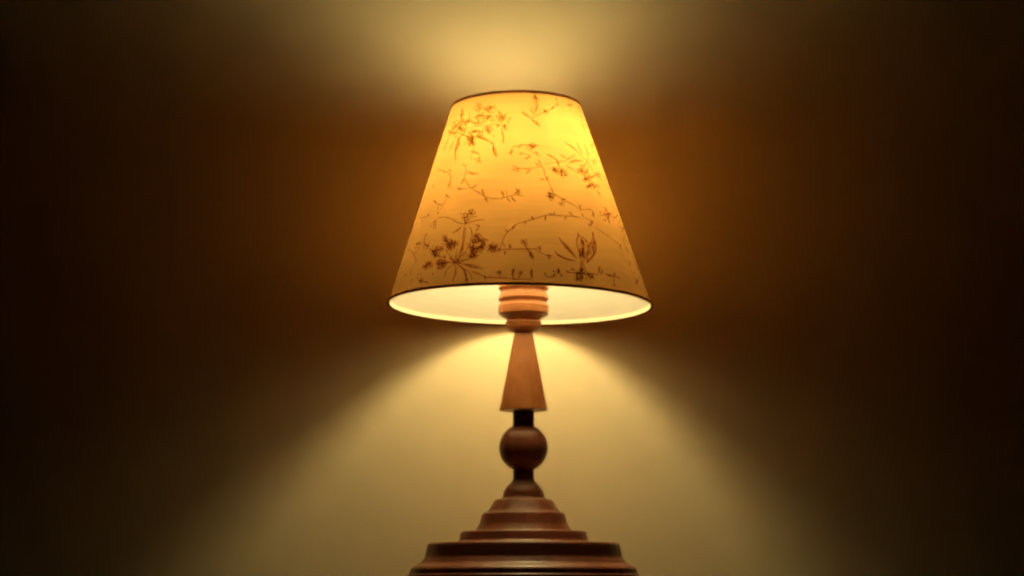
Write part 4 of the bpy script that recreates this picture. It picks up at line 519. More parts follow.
s,1.04,0,50.1,27.8,55.4,26.4,58.0,24.3,58.4,19.0,61.6,14.5 l,2.33,1,65.9,25.9,65.9,21.6 l,2.76,1,64.0,18.7,62.6,14.7 l,2.62,1,67.1,9.8,61.2,5.6
s,0.9,1,62.2,14.6,63.3,10.8,65.1,7.2 b,1.84,1,63.8,12.2 b,1.84,1,65.5,4.8 s,1.22,0,16.5,97.9,16.5,94.5,16.5,91.7,12.4,87.1 l,1.87,0,12.7,96.3,20.8,95.5
l,3.16,0,3.7,88.8,11.0,85.2 l,2.73,0,10.7,85.5,16.8,81.5 l,2.3,0,13.9,84.0,16.0,80.9 s,1.19,0,10.7,85.5,19.5,88.3,25.1,89.9,30.6,92.1,35.3,94.9,35.9,97.6
l,2.74,0,20.5,90.9,24.9,87.6 l,1.73,0,20.7,88.5,23.8,90.6 b,2.44,0,30.1,91.8 b,2.45,0,35.7,93.9 b,2.45,0,35.9,97.4
s,0.7,0,50.9,95.6,51.6,96.3,50.2,96.5,49.6,95.8,50.9,95.6 s,0.7,0,51.9,95.7,54.6,96.0,57.1,97.1,53.9,96.6,51.9,95.7
s,0.7,0,51.5,95.4,51.7,94.8,53.9,95.0,53.6,95.6,51.5,95.4 s,0.7,0,50.9,95.3,49.5,94.6,49.9,94.1,51.4,94.8,50.9,95.3
s,0.7,0,50.4,95.4,48.8,95.5,46.6,94.9,48.4,94.8,50.4,95.4 l,1.38,0,50.1,95.4,47.3,95.1 b,1.36,0,51.1,95.5 b,2.22,0,49.0,92.8 l,2.5,0,63.9,97.1,66.0,94.9
l,2.34,0,60.9,87.0,63.1,83.7 b,1.62,0,72.0,88.6 b,1.61,0,59.8,82.2 s,0.91,0,51.9,96.1,51.6,98.5 s,0.76,0,63.4,94.5,61.7,87.1,60.4,79.7
s,1.22,0,10.1,90.2,13.0,88.2 b,1.7,0,-4.9,85.3 s,0.91,0,-19.6,89.1,-19.3,88.6,-19.4,88.2 s,0.89,0,-14.2,87.9,-13.4,88.0,-13.4,88.6
s,0.83,0,-18.6,88.8,-17.8,88.7,-17.7,89.1 s,0.97,0,-22.3,86.6,-21.7,86.7,-21.0,86.5 s,0.77,0,-17.4,89.8,-17.2,89.0,-18.3,89.0
s,1.06,0,-15.8,90.3,-16.9,90.8,-17.9,90.4 s,1.32,0,-30.4,91.4,-29.8,91.9,-28.5,91.8 s,0.88,0,-26.8,90.0,-26.8,89.1,-25.5,88.7
s,1.24,0,-21.3,91.3,-21.5,91.9,-20.6,91.7 s,1.22,0,-27.0,87.3,-26.9,87.9,-25.9,88.0 s,1.22,0,-14.9,89.3,-14.3,89.3,-13.8,88.9
s,1.0,0,-30.8,92.2,-31.1,91.6,-30.3,91.0 s,1.37,0,-19.9,86.8,-20.6,86.9,-21.0,87.3 s,1.04,0,-20.5,90.7,-20.3,91.3,-21.3,91.3
s,0.92,0,-23.0,89.3,-22.1,89.3,-21.3,88.9 s,0.87,0,-27.8,88.2,-27.7,87.8,-27.5,87.4 s,1.09,0,-34.1,90.7,-33.4,91.1,-34.4,91.6
s,1.28,0,-30.5,89.7,-30.9,90.2,-31.7,90.6 s,1.39,0,-23.3,89.5,-22.8,89.9,-22.4,90.4 s,1.05,0,-30.2,88.3,-29.2,87.9,-29.0,87.3
s,0.89,0,-17.8,87.3,-17.8,87.7,-17.6,88.1 s,1.13,0,-22.0,89.4,-21.2,89.0,-20.3,89.1 s,1.04,0,-16.4,91.1,-16.1,90.8,-15.8,90.5
s,1.13,0,-25.2,91.2,-24.4,91.3,-25.0,91.8 s,0.78,0,-22.4,87.6,-21.9,87.2,-22.1,86.8 s,0.81,0,-27.4,89.1,-28.1,89.3,-28.8,89.3
s,1.3,0,-21.4,86.3,-21.6,86.0,-21.3,85.6 s,1.08,0,-31.0,86.1,-29.8,85.4,-30.2,84.7 s,1.35,0,-38.1,86.4,-38.7,86.8,-38.4,87.1
s,0.77,0,-38.3,86.7,-37.5,86.0,-38.4,85.8 s,1.06,0,-23.3,86.2,-22.8,85.6,-23.1,85.1 s,0.77,0,-18.7,85.1,-19.3,84.7,-19.6,84.0
s,1.33,0,-30.8,84.6,-30.1,84.2,-29.3,84.1 s,1.0,0,-25.9,82.9,-26.8,83.2,-27.3,82.8 s,0.86,0,-22.2,86.2,-22.6,85.9,-22.8,85.6
s,1.42,0,-36.9,87.5,-37.6,87.4,-38.4,87.5 s,1.21,0,-23.9,82.9,-23.0,82.5,-23.3,82.0 s,1.01,0,-32.4,86.7,-31.8,86.9,-31.1,86.5
s,1.37,0,-18.6,83.3,-18.1,82.8,-18.6,82.4 s,0.97,0,-31.7,84.1,-32.9,84.7,-32.5,85.4 s,1.1,0,-32.2,87.7,-31.3,87.7,-31.2,88.2
s,1.15,0,-40.8,87.0,-39.9,86.6,-40.4,86.3 s,1.24,0,-30.4,85.1,-29.4,84.7,-28.9,84.1 s,1.02,0,-25.0,86.7,-25.1,86.3,-24.5,85.9
s,0.89,0,-30.9,83.5,-30.4,83.0,-30.4,82.6 s,1.2,0,-25.4,84.6,-25.5,85.3,-24.9,85.8 s,1.17,0,-23.9,83.9,-23.2,84.3,-22.1,84.1
s,0.97,0,-39.7,86.7,-39.9,86.4,-40.6,86.4 s,0.87,0,-50.9,85.6,-49.9,85.1,-49.1,84.6 s,0.86,0,-46.8,85.4,-45.7,85.1,-44.9,84.7
s,1.02,0,-46.3,81.0,-47.7,80.9,-49.0,81.7 s,1.16,0,-56.4,88.4,-57.1,88.3,-57.9,88.2 s,1.36,0,-51.3,85.2,-50.7,84.8,-50.9,84.5
s,1.17,0,-49.2,85.5,-49.9,85.9,-50.5,86.4 s,1.17,0,-39.8,83.4,-40.9,84.1,-42.4,84.3 s,1.35,0,-46.9,83.8,-48.2,84.1,-48.4,83.6
s,0.96,0,-50.0,79.6,-49.1,79.3,-48.2,79.1 s,1.22,0,-50.1,78.9,-49.0,78.6,-48.7,78.1 s,1.13,0,-48.9,84.3,-48.9,83.8,-48.2,83.2
s,0.99,0,-46.1,82.3,-46.0,83.0,-45.3,83.4 s,1.4,0,-41.4,84.1,-41.5,84.7,-42.4,85.3 s,1.0,0,-43.5,85.8,-44.3,86.3,-45.4,86.7
s,0.98,0,-53.6,81.6,-54.7,81.5,-55.9,82.1 s,0.83,0,-58.8,84.5,-57.1,84.3,-56.9,83.8 s,0.86,0,-46.5,86.6,-47.7,86.6,-49.0,86.6
s,1.24,0,-47.6,80.3,-47.9,79.8,-49.2,79.8 s,1.14,0,-55.4,85.7,-54.8,86.2,-56.3,87.1 s,0.84,0,-50.2,81.5,-51.2,82.3,-53.1,82.7
s,1.15,0,-51.6,82.0,-50.0,81.5,-50.9,81.2 s,1.4,0,-58.8,82.9,-59.9,82.7,-61.6,82.8 s,1.43,0,-46.3,86.5,-45.3,86.0,-44.3,86.0
s,1.02,0,-62.9,86.8,-60.9,86.5,-59.0,86.1 s,1.18,0,-52.6,80.9,-52.5,81.3,-51.9,81.6 s,0.87,0,-51.1,81.7,-52.8,81.8,-54.4,82.5
s,1.14,0,-56.6,84.4,-54.7,84.2,-54.2,83.5 s,1.01,0,-59.0,83.5,-58.8,83.1,-58.6,82.7 s,0.9,0,-58.2,88.5,-58.4,87.9,-56.0,87.3
s,0.79,0,-41.1,82.4,-41.8,82.1,-42.9,82.0 s,1.32,0,-11.7,82.6,-11.7,83.2,-12.6,83.2 s,0.76,0,-5.9,84.4,-5.9,85.1,-5.0,85.4
s,0.75,0,-18.6,85.8,-18.6,86.2,-18.7,86.6 s,1.01,0,-19.2,84.2,-18.6,84.6,-18.8,85.3 s,1.38,0,-8.2,80.8,-8.8,81.6,-8.1,82.2
s,1.13,0,-13.6,82.2,-12.9,81.5,-13.5,80.9 s,0.99,0,-16.4,85.4,-17.3,85.2,-17.4,84.6 s,0.81,0,-10.7,85.4,-10.6,84.7,-10.9,84.1
s,1.2,0,-14.5,81.9,-14.3,81.3,-14.0,80.7 s,1.02,0,-17.6,85.8,-18.0,85.7,-18.4,85.6 s,0.96,0,-14.9,83.9,-14.1,83.6,-13.8,84.0
s,0.89,0,-9.2,87.7,-8.5,87.2,-7.9,87.7 s,1.38,0,-13.5,82.2,-13.5,81.7,-13.0,81.4 s,1.17,0,-15.3,87.3,-15.4,86.5,-16.4,86.2
s,1.32,0,-14.0,82.8,-14.3,82.2,-13.5,81.7 s,1.21,0,-10.7,84.0,-11.0,84.5,-11.7,84.3 s,1.15,0,-13.0,82.5,-13.3,82.1,-14.1,82.1
s,1.14,0,-11.5,83.9,-10.7,83.8,-9.9,83.6 s,1.24,0,-10.9,79.9,-11.0,79.2,-10.1,79.1 s,0.83,0,-14.8,82.0,-14.1,81.6,-13.5,82.0
s,1.37,0,-5.9,84.0,-6.0,83.3,-5.7,82.7 s,1.33,0,-7.9,81.1,-8.9,80.7,-9.8,81.3 s,1.33,0,-31.7,76.5,-31.5,76.9,-31.4,77.4
s,1.28,0,-37.1,76.9,-37.5,77.3,-38.0,77.5 s,1.12,0,-34.0,76.8,-33.4,77.3,-33.7,78.0 s,1.33,0,-37.4,76.4,-36.7,76.3,-36.3,75.9
s,0.8,0,-37.0,76.2,-35.9,76.3,-36.2,77.0 s,1.03,0,-31.4,72.6,-31.3,73.0,-31.8,73.4 s,0.87,0,-35.1,74.5,-35.4,74.0,-35.0,73.4
s,1.38,0,-36.9,74.3,-37.2,73.8,-38.1,74.3 s,1.24,0,-32.5,75.9,-32.3,75.2,-31.4,74.5 s,1.03,0,-35.2,76.5,-35.9,76.5,-36.2,76.2
s,0.98,0,-30.3,75.4,-31.4,75.8,-31.8,75.3 s,0.94,0,-31.8,76.6,-32.3,77.2,-33.1,77.2 s,1.24,0,-18.4,78.9,-19.2,78.7,-20.2,78.7
s,1.04,0,-20.9,80.0,-20.1,80.0,-19.6,79.6 s,1.02,0,-17.8,80.5,-18.5,81.0,-18.5,81.6 s,1.14,0,-24.2,80.4,-25.1,80.2,-25.0,79.4
s,1.0,0,-21.7,81.6,-21.4,81.9,-20.9,81.9 s,0.76,0,-19.6,79.0,-20.7,78.8,-20.5,78.0 s,1.19,0,-20.6,79.9,-20.7,79.4,-21.4,79.2
s,1.3,0,-20.5,77.8,-19.6,78.0,-18.6,77.9 s,1.01,0,-20.3,78.9,-19.8,78.9,-19.3,78.9 s,0.84,0,-27.6,79.1,-27.1,79.2,-26.4,79.1
s,1.17,0,-33.4,78.0,-32.9,77.7,-32.2,77.5 s,0.83,0,-25.7,78.9,-25.0,79.2,-25.2,79.9 s,0.76,0,-32.3,80.2,-31.1,80.3,-31.2,81.1
s,0.95,0,-34.7,78.8,-35.3,79.3,-35.9,79.1 s,1.09,0,-31.2,79.8,-32.0,79.6,-32.4,80.2 s,0.9,0,-35.9,78.2,-34.9,77.6,-35.5,77.2
s,1.32,0,-32.2,78.5,-32.8,78.0,-34.1,78.4 s,1.02,0,-30.5,78.8,-31.0,79.6,-32.4,79.8 s,0.76,0,-23.7,77.2,-23.8,77.6,-24.1,77.9
s,0.78,0,-41.4,80.3,-40.1,79.9,-39.5,80.3 s,0.97,0,-33.5,80.1,-34.2,79.9,-33.4,79.4 s,1.1,0,-48.8,90.3,-47.7,90.5,-46.8,90.9
s,1.0,0,-46.9,91.4,-46.4,90.7,-47.1,90.3 s,0.79,0,-49.8,91.4,-50.2,91.0,-50.9,90.8 s,1.01,0,-48.9,90.9,-48.7,90.3,-50.3,90.6
s,0.76,0,-50.6,91.4,-50.0,90.7,-49.4,90.1 s,1.0,0,-48.3,88.6,-46.7,87.9,-45.7,88.2 s,0.94,2,-25.6,37.1,-25.9,36.7,-25.9,36.2
s,0.9,1,-26.3,36.5,-26.9,36.8,-26.4,37.1 s,0.92,1,-28.0,35.2,-28.5,34.8,-29.1,34.7 s,0.95,2,-25.2,38.6,-24.6,38.8,-23.9,38.6
s,0.77,1,-23.6,34.8,-23.6,35.3,-24.1,35.4 s,1.35,1,-25.3,36.2,-25.1,36.8,-24.3,36.6 s,1.18,1,-24.2,36.0,-23.6,36.0,-23.0,35.8
s,0.81,1,-26.6,35.3,-26.9,34.9,-27.3,34.7 s,1.18,1,-27.6,35.4,-27.3,35.0,-26.8,35.1 s,1.11,2,-26.3,38.5,-26.2,37.9,-25.5,37.9
s,1.05,1,-27.0,36.4,-26.4,36.5,-26.7,37.0 s,1.06,1,-30.3,37.2,-31.2,37.3,-31.1,36.6 s,0.85,2,-24.9,37.0,-24.6,37.3,-24.9,37.7
s,1.13,2,-25.9,38.0,-25.9,37.6,-26.3,37.5 s,1.12,1,-35.2,23.2,-35.9,23.4,-36.6,23.9 s,0.91,1,-34.7,19.5,-34.6,18.9,-35.1,18.6
s,0.98,1,-32.9,21.8,-33.2,21.6,-32.8,21.2 s,1.34,1,-33.2,22.7,-33.4,23.5,-34.2,23.5 s,0.94,1,-35.6,22.7,-35.0,22.1,-35.2,21.5
s,1.36,1,-33.2,21.9,-33.8,21.8,-34.2,22.3 s,0.87,1,-32.3,20.4,-31.6,20.2,-31.1,19.6 s,1.33,1,-34.7,21.8,-34.2,21.3,-33.6,20.9
s,0.93,1,-31.0,21.0,-31.6,20.7,-31.8,20.1 s,1.09,1,-31.6,20.8,-31.0,20.3,-31.5,20.0 s,0.92,1,-37.9,24.1,-37.8,23.8,-37.8,23.4
s,1.31,1,-37.6,24.2,-38.4,24.0,-39.2,24.4 s,1.17,1,-31.7,21.5,-32.4,21.8,-33.0,22.0 s,0.98,1,-31.3,23.0,-31.3,23.4,-31.2,23.7
s,0.89,1,-32.5,19.5,-33.0,19.5,-33.6,19.7 s,1.11,1,-30.9,21.1,-30.1,21.2,-29.6,20.5 s,0.76,1,-36.5,20.4,-35.7,20.5,-35.2,19.9
s,1.08,1,-33.9,19.4,-34.0,20.1,-34.7,20.7 s,1.07,1,-39.4,22.9,-38.8,22.4,-38.6,21.9 s,1.06,1,-37.8,21.6,-37.9,21.0,-38.7,21.2
s,0.96,1,-40.4,16.1,-40.9,16.1,-41.3,16.5 s,1.31,1,-39.3,16.2,-38.4,15.7,-37.9,16.2 s,1.36,1,-41.5,18.2,-41.8,18.8,-42.3,19.3
s,1.32,1,-44.9,19.0,-44.8,19.5,-44.1,19.1 s,0.74,1,-40.0,18.4,-40.6,19.0,-41.5,19.1 s,0.91,1,-42.5,19.7,-43.0,19.6,-42.8,19.2
s,0.89,1,-40.8,18.5,-41.0,18.0,-41.3,17.6 s,0.9,1,-44.8,20.4,-45.5,20.2,-46.4,20.4 s,0.86,1,-40.7,19.8,-41.2,20.3,-41.7,20.0
s,1.27,1,-44.0,20.0,-44.5,19.7,-44.4,19.1 s,1.01,1,-41.8,20.9,-42.3,21.4,-42.0,21.7 s,1.26,1,-42.0,16.7,-41.6,17.0,-40.9,16.6
s,1.13,1,-34.8,13.0,-35.0,13.5,-34.8,13.8 s,0.98,1,-35.0,12.4,-35.0,12.7,-34.9,13.0 s,0.96,1,-40.3,14.1,-39.4,14.2,-39.4,14.9
s,1.32,1,-34.8,10.5,-34.8,10.1,-34.4,9.8 s,0.78,1,-37.5,13.1,-37.3,12.5,-36.7,12.5 s,0.82,1,-39.8,13.5,-39.2,13.6,-38.7,13.1
s,1.36,1,-36.7,12.4,-37.3,12.7,-38.0,13.0 s,0.84,1,-40.7,13.8,-40.9,14.4,-41.0,15.1 s,1.04,1,-38.3,12.4,-38.9,12.1,-38.4,11.3
s,1.38,1,-35.8,11.0,-36.4,11.4,-36.6,10.9 s,0.88,1,-38.2,14.5,-38.1,14.1,-37.6,13.8 s,0.74,1,-34.6,12.3,-35.2,12.6,-35.3,13.1
s,1.05,1,-39.1,14.7,-38.8,14.1,-38.9,13.6 s,1.01,1,-36.1,13.2,-36.5,12.8,-36.8,12.3 s,1.35,1,-36.7,12.7,-36.6,12.0,-37.1,11.6
s,1.22,1,-39.8,12.8,-39.4,13.2,-38.8,12.8 s,0.81,1,-47.3,12.5,-46.4,11.9,-45.9,11.2 s,1.08,1,-44.4,13.1,-45.0,13.7,-45.8,13.6
s,0.8,1,-45.9,13.6,-46.6,13.9,-47.4,14.2 s,1.03,1,-45.6,12.7,-46.5,13.1,-47.1,13.9 s,1.08,1,-46.9,11.4,-46.3,11.6,-46.9,12.2
s,0.93,1,-46.0,12.4,-45.4,12.5,-44.8,12.6 s,1.29,1,-43.2,12.3,-43.0,11.8,-43.6,11.7 s,1.27,1,-42.5,11.4,-42.0,11.8,-42.4,12.5
s,0.74,1,-21.8,18.8,-22.3,18.6,-22.0,18.1 s,1.34,1,-19.6,22.5,-19.1,22.9,-19.4,23.5 s,1.3,1,-18.8,24.7,-18.6,25.3,-19.2,25.3
s,1.14,1,-21.4,23.9,-21.2,24.6,-21.9,25.0 s,1.25,1,-22.3,19.6,-21.8,19.0,-21.2,19.0 s,0.98,1,-16.6,20.5,-16.1,20.7,-15.7,20.8
s,1.16,1,-21.2,25.2,-20.6,24.8,-20.4,24.2 s,0.85,1,-17.3,19.5,-17.7,19.3,-18.1,19.6 s,1.33,1,-18.2,19.6,-17.7,19.4,-17.5,19.9
s,0.95,1,-20.8,17.6,-21.2,18.3,-21.8,18.6 s,1.08,1,-21.3,21.1,-21.7,21.5,-21.9,21.1 s,0.89,1,-19.6,19.2,-19.6,18.9,-19.5,18.5
s,1.36,1,-21.3,24.8,-20.9,24.6,-20.5,24.5 s,1.36,1,-18.5,21.9,-18.8,21.6,-19.1,21.5 s,1.15,1,-22.7,22.0,-22.9,22.5,-23.3,23.1
s,1.23,1,-21.5,21.0,-21.1,21.3,-20.5,21.0 s,1.23,1,-19.3,23.1,-19.7,23.6,-19.7,24.2 s,1.04,1,-18.2,19.5,-18.5,19.0,-19.1,19.3
s,1.11,1,-21.2,19.7,-21.5,19.6,-21.8,19.5 s,0.76,1,-17.7,21.9,-18.0,22.4,-18.4,22.8 s,0.78,1,-18.2,24.2,-17.6,24.4,-17.3,23.8
s,1.05,1,-20.4,21.5,-20.1,20.8,-19.4,20.7 s,0.87,1,-19.0,22.7,-18.7,22.9,-18.3,22.7 s,0.9,1,-16.7,21.0,-17.3,21.1,-17.4,20.6
s,1.03,1,-17.1,19.4,-17.5,19.2,-17.9,19.2 s,1.03,1,-20.9,20.3,-21.4,20.3,-21.5,19.9 s,1.37,1,-19.4,18.1,-20.0,18.4,-20.2,17.9
s,1.2,1,-17.4,21.9,-17.9,22.3,-18.0,22.9 s,0.88,1,-15.9,19.8,-16.1,20.2,-16.4,20.6 s,0.74,1,-17.4,20.8,-17.0,20.6,-16.6,20.9
s,0.99,1,-21.7,14.9,-21.4,14.4,-21.7,13.9 s,1.19,1,-20.9,14.6,-20.6,14.9,-20.5,15.3 s,1.1,1,-20.1,14.9,-20.3,15.3,-20.8,15.3
s,1.2,1,-21.0,13.8,-20.5,13.4,-20.2,12.8 s,1.31,1,-21.1,16.1,-21.5,16.2,-21.8,16.1 s,1.13,1,-20.8,17.3,-21.0,17.9,-20.6,18.1
s,0.96,1,-21.6,16.1,-21.1,15.7,-20.7,16.1 s,1.27,1,-20.4,18.4,-20.7,17.9,-20.7,17.3 s,0.98,1,-22.2,17.5,-22.0,16.8,-22.7,16.7
s,0.89,1,-20.9,18.0,-21.5,17.6,-21.2,16.9 s,0.9,1,-23.3,18.3,-22.9,17.8,-22.2,17.7 s,0.87,1,-21.4,15.3,-20.9,14.8,-20.3,15.0
s,1.04,1,-11.2,17.5,-11.2,16.8,-11.7,16.5 s,1.37,1,-13.1,18.6,-12.8,19.0,-12.8,19.5 s,0.95,1,-13.5,19.5,-13.5,20.1,-14.1,20.0
s,0.84,1,-12.5,18.6,-12.1,19.1,-12.0,19.7 s,0.88,1,-12.8,17.5,-13.0,16.9,-12.5,16.3 s,0.77,1,-12.9,19.5,-12.8,19.8,-13.0,20.1
s,0.96,1,-10.6,18.1,-11.1,17.9,-11.1,18.5 s,0.74,1,-9.9,17.9,-10.0,18.4,-9.6,18.4 s,0.94,1,-27.8,13.8,-28.0,13.3,-27.8,12.7
s,0.9,1,-29.9,13.4,-30.3,13.5,-30.8,13.8 s,0.91,1,-31.6,13.7,-31.1,13.5,-30.7,13.6 s,1.14,1,-29.6,12.3,-30.1,11.8,-29.9,11.1
s,1.06,1,-27.7,11.2,-28.2,11.1,-28.6,11.3 s,0.88,1,-29.6,12.2,-30.2,12.7,-30.9,12.5 s,1.18,1,-28.4,13.3,-28.4,12.6,-27.8,12.1
s,1.31,1,-27.4,10.9,-27.8,10.9,-28.2,10.7 s,1.38,1,-28.9,12.2,-29.1,11.6,-29.2,11.1 s,1.02,1,-30.3,11.7,-30.1,11.0,-29.4,11.0
s,1.32,1,-26.9,11.6,-27.2,11.8,-27.6,12.0 s,1.11,1,-28.0,13.6,-28.4,13.3,-28.9,13.4 s,0.78,1,33.4,24.2,33.7,23.8,33.3,23.1
s,1.16,1,33.7,21.1,34.3,21.7,35.0,21.5 s,0.75,1,28.1,15.7,27.7,16.1,28.2,16.8 s,1.05,1,34.6,23.1,35.1,23.0,34.7,22.5 s,1.16,1,35.7,21.4,35.8,20.8,35.2,20.2
s,1.27,1,30.9,14.8,31.5,14.8,31.9,14.6 s,0.89,1,28.3,16.7,27.9,16.0,28.5,15.8 s,0.89,1,28.1,14.6,27.6,14.7,27.9,15.2 s,1.14,1,28.3,15.4,28.4,16.1,28.1,16.6
s,0.98,1,29.4,16.8,29.0,16.7,28.7,16.7 s,0.95,1,32.3,23.8,33.1,23.9,33.8,23.7 s,1.06,1,27.6,17.8,28.0,18.1,28.4,18.3 s,0.79,1,33.2,18.7,32.8,18.3,33.0,18.0
s,1.23,1,28.3,19.1,28.9,19.5,29.1,20.1 s,1.32,1,34.9,23.1,35.6,23.1,35.1,22.6 s,1.34,1,30.8,23.2,31.4,23.0,32.1,23.0 s,0.84,1,29.7,22.1,29.9,21.7,30.3,21.6
s,1.07,1,27.9,18.4,27.6,18.2,27.3,17.9 s,0.95,1,30.0,19.3,30.7,19.5,31.0,19.1 s,0.99,1,32.0,20.3,31.1,20.0,30.7,20.5 s,0.92,1,33.1,20.6,32.6,21.0,33.1,21.8
s,0.85,1,28.5,16.3,29.2,16.9,29.0,17.5 s,1.22,1,29.2,15.4,29.8,15.7,29.4,16.1 s,1.12,1,34.7,20.9,34.5,21.6,33.7,21.6 s,1.11,1,33.6,17.8,34.0,18.1,34.4,18.1
s,0.94,1,27.1,15.9,27.7,16.0,28.0,15.6 s,0.9,1,28.4,8.7,27.7,8.9,27.2,8.2 s,1.09,1,26.1,5.5,26.5,5.1,26.4,4.4 s,1.2,1,26.3,8.0,26.9,8.5,27.4,8.2
s,1.0,1,25.5,6.7,25.9,7.4,25.5,7.9 s,1.18,1,26.1,7.3,25.9,6.7,25.5,6.2 s,0.83,1,24.6,4.8,25.0,4.8,25.3,5.1 s,1.17,1,24.2,7.0,24.3,6.5,24.5,6.0
s,0.97,1,26.6,4.8,26.9,5.4,26.4,5.7 s,0.83,1,24.5,5.7,25.0,6.1,25.2,5.6 s,0.95,1,24.3,6.3,24.3,5.7,24.8,5.6 s,1.11,1,24.5,5.5,24.6,6.1,24.5,6.7
s,1.14,1,29.6,6.0,30.0,5.8,30.5,6.2 s,1.06,1,27.6,9.7,27.2,9.7,26.8,9.5 s,1.38,1,27.9,9.5,28.0,9.0,28.4,8.8 s,0.99,1,29.6,8.3,29.1,8.4,28.6,7.9
s,1.39,1,30.3,7.2,29.9,6.8,29.4,6.5 s,0.83,1,24.3,7.1,24.9,7.2,25.1,6.7 s,0.97,1,26.6,6.1,26.6,6.6,26.9,7.0 s,0.82,1,34.2,6.9,34.9,7.0,35.6,7.0
s,1.35,1,32.9,6.8,32.4,6.1,31.8,6.3 s,1.16,1,30.8,6.7,30.4,7.1,31.0,7.4 s,1.13,1,31.1,4.5,30.8,5.0,31.4,5.3 s,0.78,1,31.5,6.3,31.9,6.4,32.3,6.8
s,0.76,1,32.4,6.4,32.8,7.1,32.5,7.6 s,0.89,1,31.8,6.9,31.4,7.3,30.6,7.1 s,0.95,1,32.0,6.3,31.9,5.7,32.4,5.4 s,0.81,2,43.1,60.2,42.5,60.5,43.3,61.1
s,0.99,2,40.6,59.3,39.7,59.1,38.8,59.1 s,1.27,2,46.1,62.9,46.3,63.4,46.0,63.9 s,1.0,2,44.5,59.6,45.3,59.7,46.2,60.0 s,1.32,2,43.7,61.6,43.1,61.8,43.1,62.2
s,0.92,2,46.8,60.7,47.7,61.1,48.2,61.7 s,1.0,2,43.3,62.6,43.7,63.4,44.7,64.0 s,0.9,2,44.7,59.6,44.9,59.2,45.8,59.3 s,1.04,2,48.3,62.3,47.5,61.9,46.8,61.9
s,0.97,2,41.7,59.9,42.4,59.5,43.5,59.9 s,0.76,2,43.6,58.1,44.3,57.8,45.2,57.8 s,0.99,2,45.3,56.9,45.0,56.5,44.5,56.2 s,0.84,2,51.0,58.4,52.4,58.8,53.9,59.4
s,1.42,2,47.1,58.7,48.3,58.9,48.3,58.3 s,1.07,2,46.0,56.1,47.1,56.2,48.3,56.7 s,1.1,2,48.3,57.1,48.8,56.8,48.9,56.3 s,0.81,2,47.7,56.9,47.2,57.4,45.9,57.2
s,1.27,2,44.2,57.2,43.3,56.8,42.4,56.8 s,0.81,2,43.8,55.9,44.2,56.2,44.4,56.6 s,1.1,2,45.8,52.4,45.0,52.5,44.5,52.8 s,0.84,2,45.7,53.3,46.1,52.8,45.1,52.1
s,1.31,2,45.6,53.0,45.8,53.7,44.8,53.2 s,1.26,2,47.9,54.5,48.3,55.3,49.8,55.9 s,1.36,2,46.3,54.4,45.8,53.8,46.7,53.8 s,1.23,2,48.9,54.7,48.1,54.4,47.6,53.9
s,1.06,2,51.5,54.2,50.4,53.8,49.5,53.6 s,0.78,2,50.0,53.1,49.8,52.5,48.5,52.0 s,1.38,2,47.6,53.9,48.3,54.0,48.8,53.9 s,1.3,0,26.6,58.2,26.3,57.9,26.1,57.5
s,0.9,0,27.3,59.1,27.3,58.7,27.9,58.7 s,1.25,0,29.0,56.7,29.6,56.7,29.8,56.4 s,1.27,0,29.6,58.8,29.0,58.6,28.4,58.4 s,1.36,0,25.8,56.3,26.7,56.3,27.1,57.0
s,1.3,0,25.4,56.3,25.8,56.1,26.0,55.8 s,0.78,0,29.4,59.2,30.2,59.6,31.0,60.1 s,1.29,0,26.5,58.5,25.6,58.2,24.8,57.8 s,0.78,0,25.1,58.6,24.7,59.0,25.1,59.5
s,0.93,0,24.8,57.9,24.3,58.1,23.7,58.1 s,0.94,0,26.6,57.7,26.5,57.1,25.7,57.1 s,1.33,0,26.8,59.3,27.6,59.8,28.0,59.2 s,1.26,0,22.0,59.1,21.4,58.7,21.2,59.1
s,1.27,0,23.0,59.0,22.5,58.5,22.0,57.9 s,1.09,0,23.8,58.5,23.1,58.4,22.5,58.1 s,1.14,0,24.2,57.9,24.7,57.7,25.5,57.7 s,0.84,0,22.7,59.3,23.1,59.4,23.6,59.6
s,0.75,0,24.1,59.1,24.6,59.6,24.2,59.9 s,0.79,0,21.1,58.1,21.6,58.7,22.4,59.0 s,0.78,0,59.4,59.8,60.9,59.8,62.7,59.8 s,0.84,0,58.9,61.3,58.9,60.6,61.1,60.9
s,1.03,0,58.9,61.6,58.2,61.7,58.5,62.1 s,1.37,0,58.5,60.8,58.3,61.6,56.2,61.2 s,1.17,0,62.8,62.4,61.8,61.7,61.8,61.3 s,1.29,0,59.2,59.3,60.7,59.7,61.3,59.4
s,1.21,2,19.2,46.3,19.3,45.5,20.3,45.6 s,1.08,2,16.9,44.2,16.8,44.7,17.2,45.2 s,0.88,2,18.1,46.0,18.3,46.6,17.6,46.5 s,1.22,2,18.5,43.9,18.4,44.5,19.2,44.8
s,1.06,2,18.5,43.9,18.8,43.6,19.2,43.8 s,1.16,2,16.8,44.5,16.5,44.9,16.4,45.4 s,1.19,2,18.0,44.0,17.6,43.9,17.2,43.8 s,0.89,0,10.0,71.6,10.6,71.8,11.2,71.6
s,0.75,0,7.7,70.9,7.7,71.5,7.3,72.1 s,0.97,0,12.0,70.6,11.8,71.1,12.0,71.7 s,1.19,0,6.7,70.3,7.1,69.7,8.0,70.0 s,1.05,0,10.2,70.1,11.1,69.8,11.8,70.5
s,0.98,0,6.3,70.4,6.0,71.0,5.4,71.4 s,1.35,1,53.8,36.2,54.3,36.9,55.0,37.7 s,1.02,2,55.2,42.3,53.7,41.9,53.8,41.4 s,0.83,1,50.7,36.9,51.3,36.8,51.7,36.5
s,0.88,1,55.9,39.5,57.4,40.0,57.1,40.5 s,0.95,1,56.0,40.9,56.5,40.6,57.8,41.2 s,0.98,1,53.9,38.5,54.4,38.1,53.1,37.4 s,1.33,1,50.3,35.9,50.9,36.5,51.2,37.1
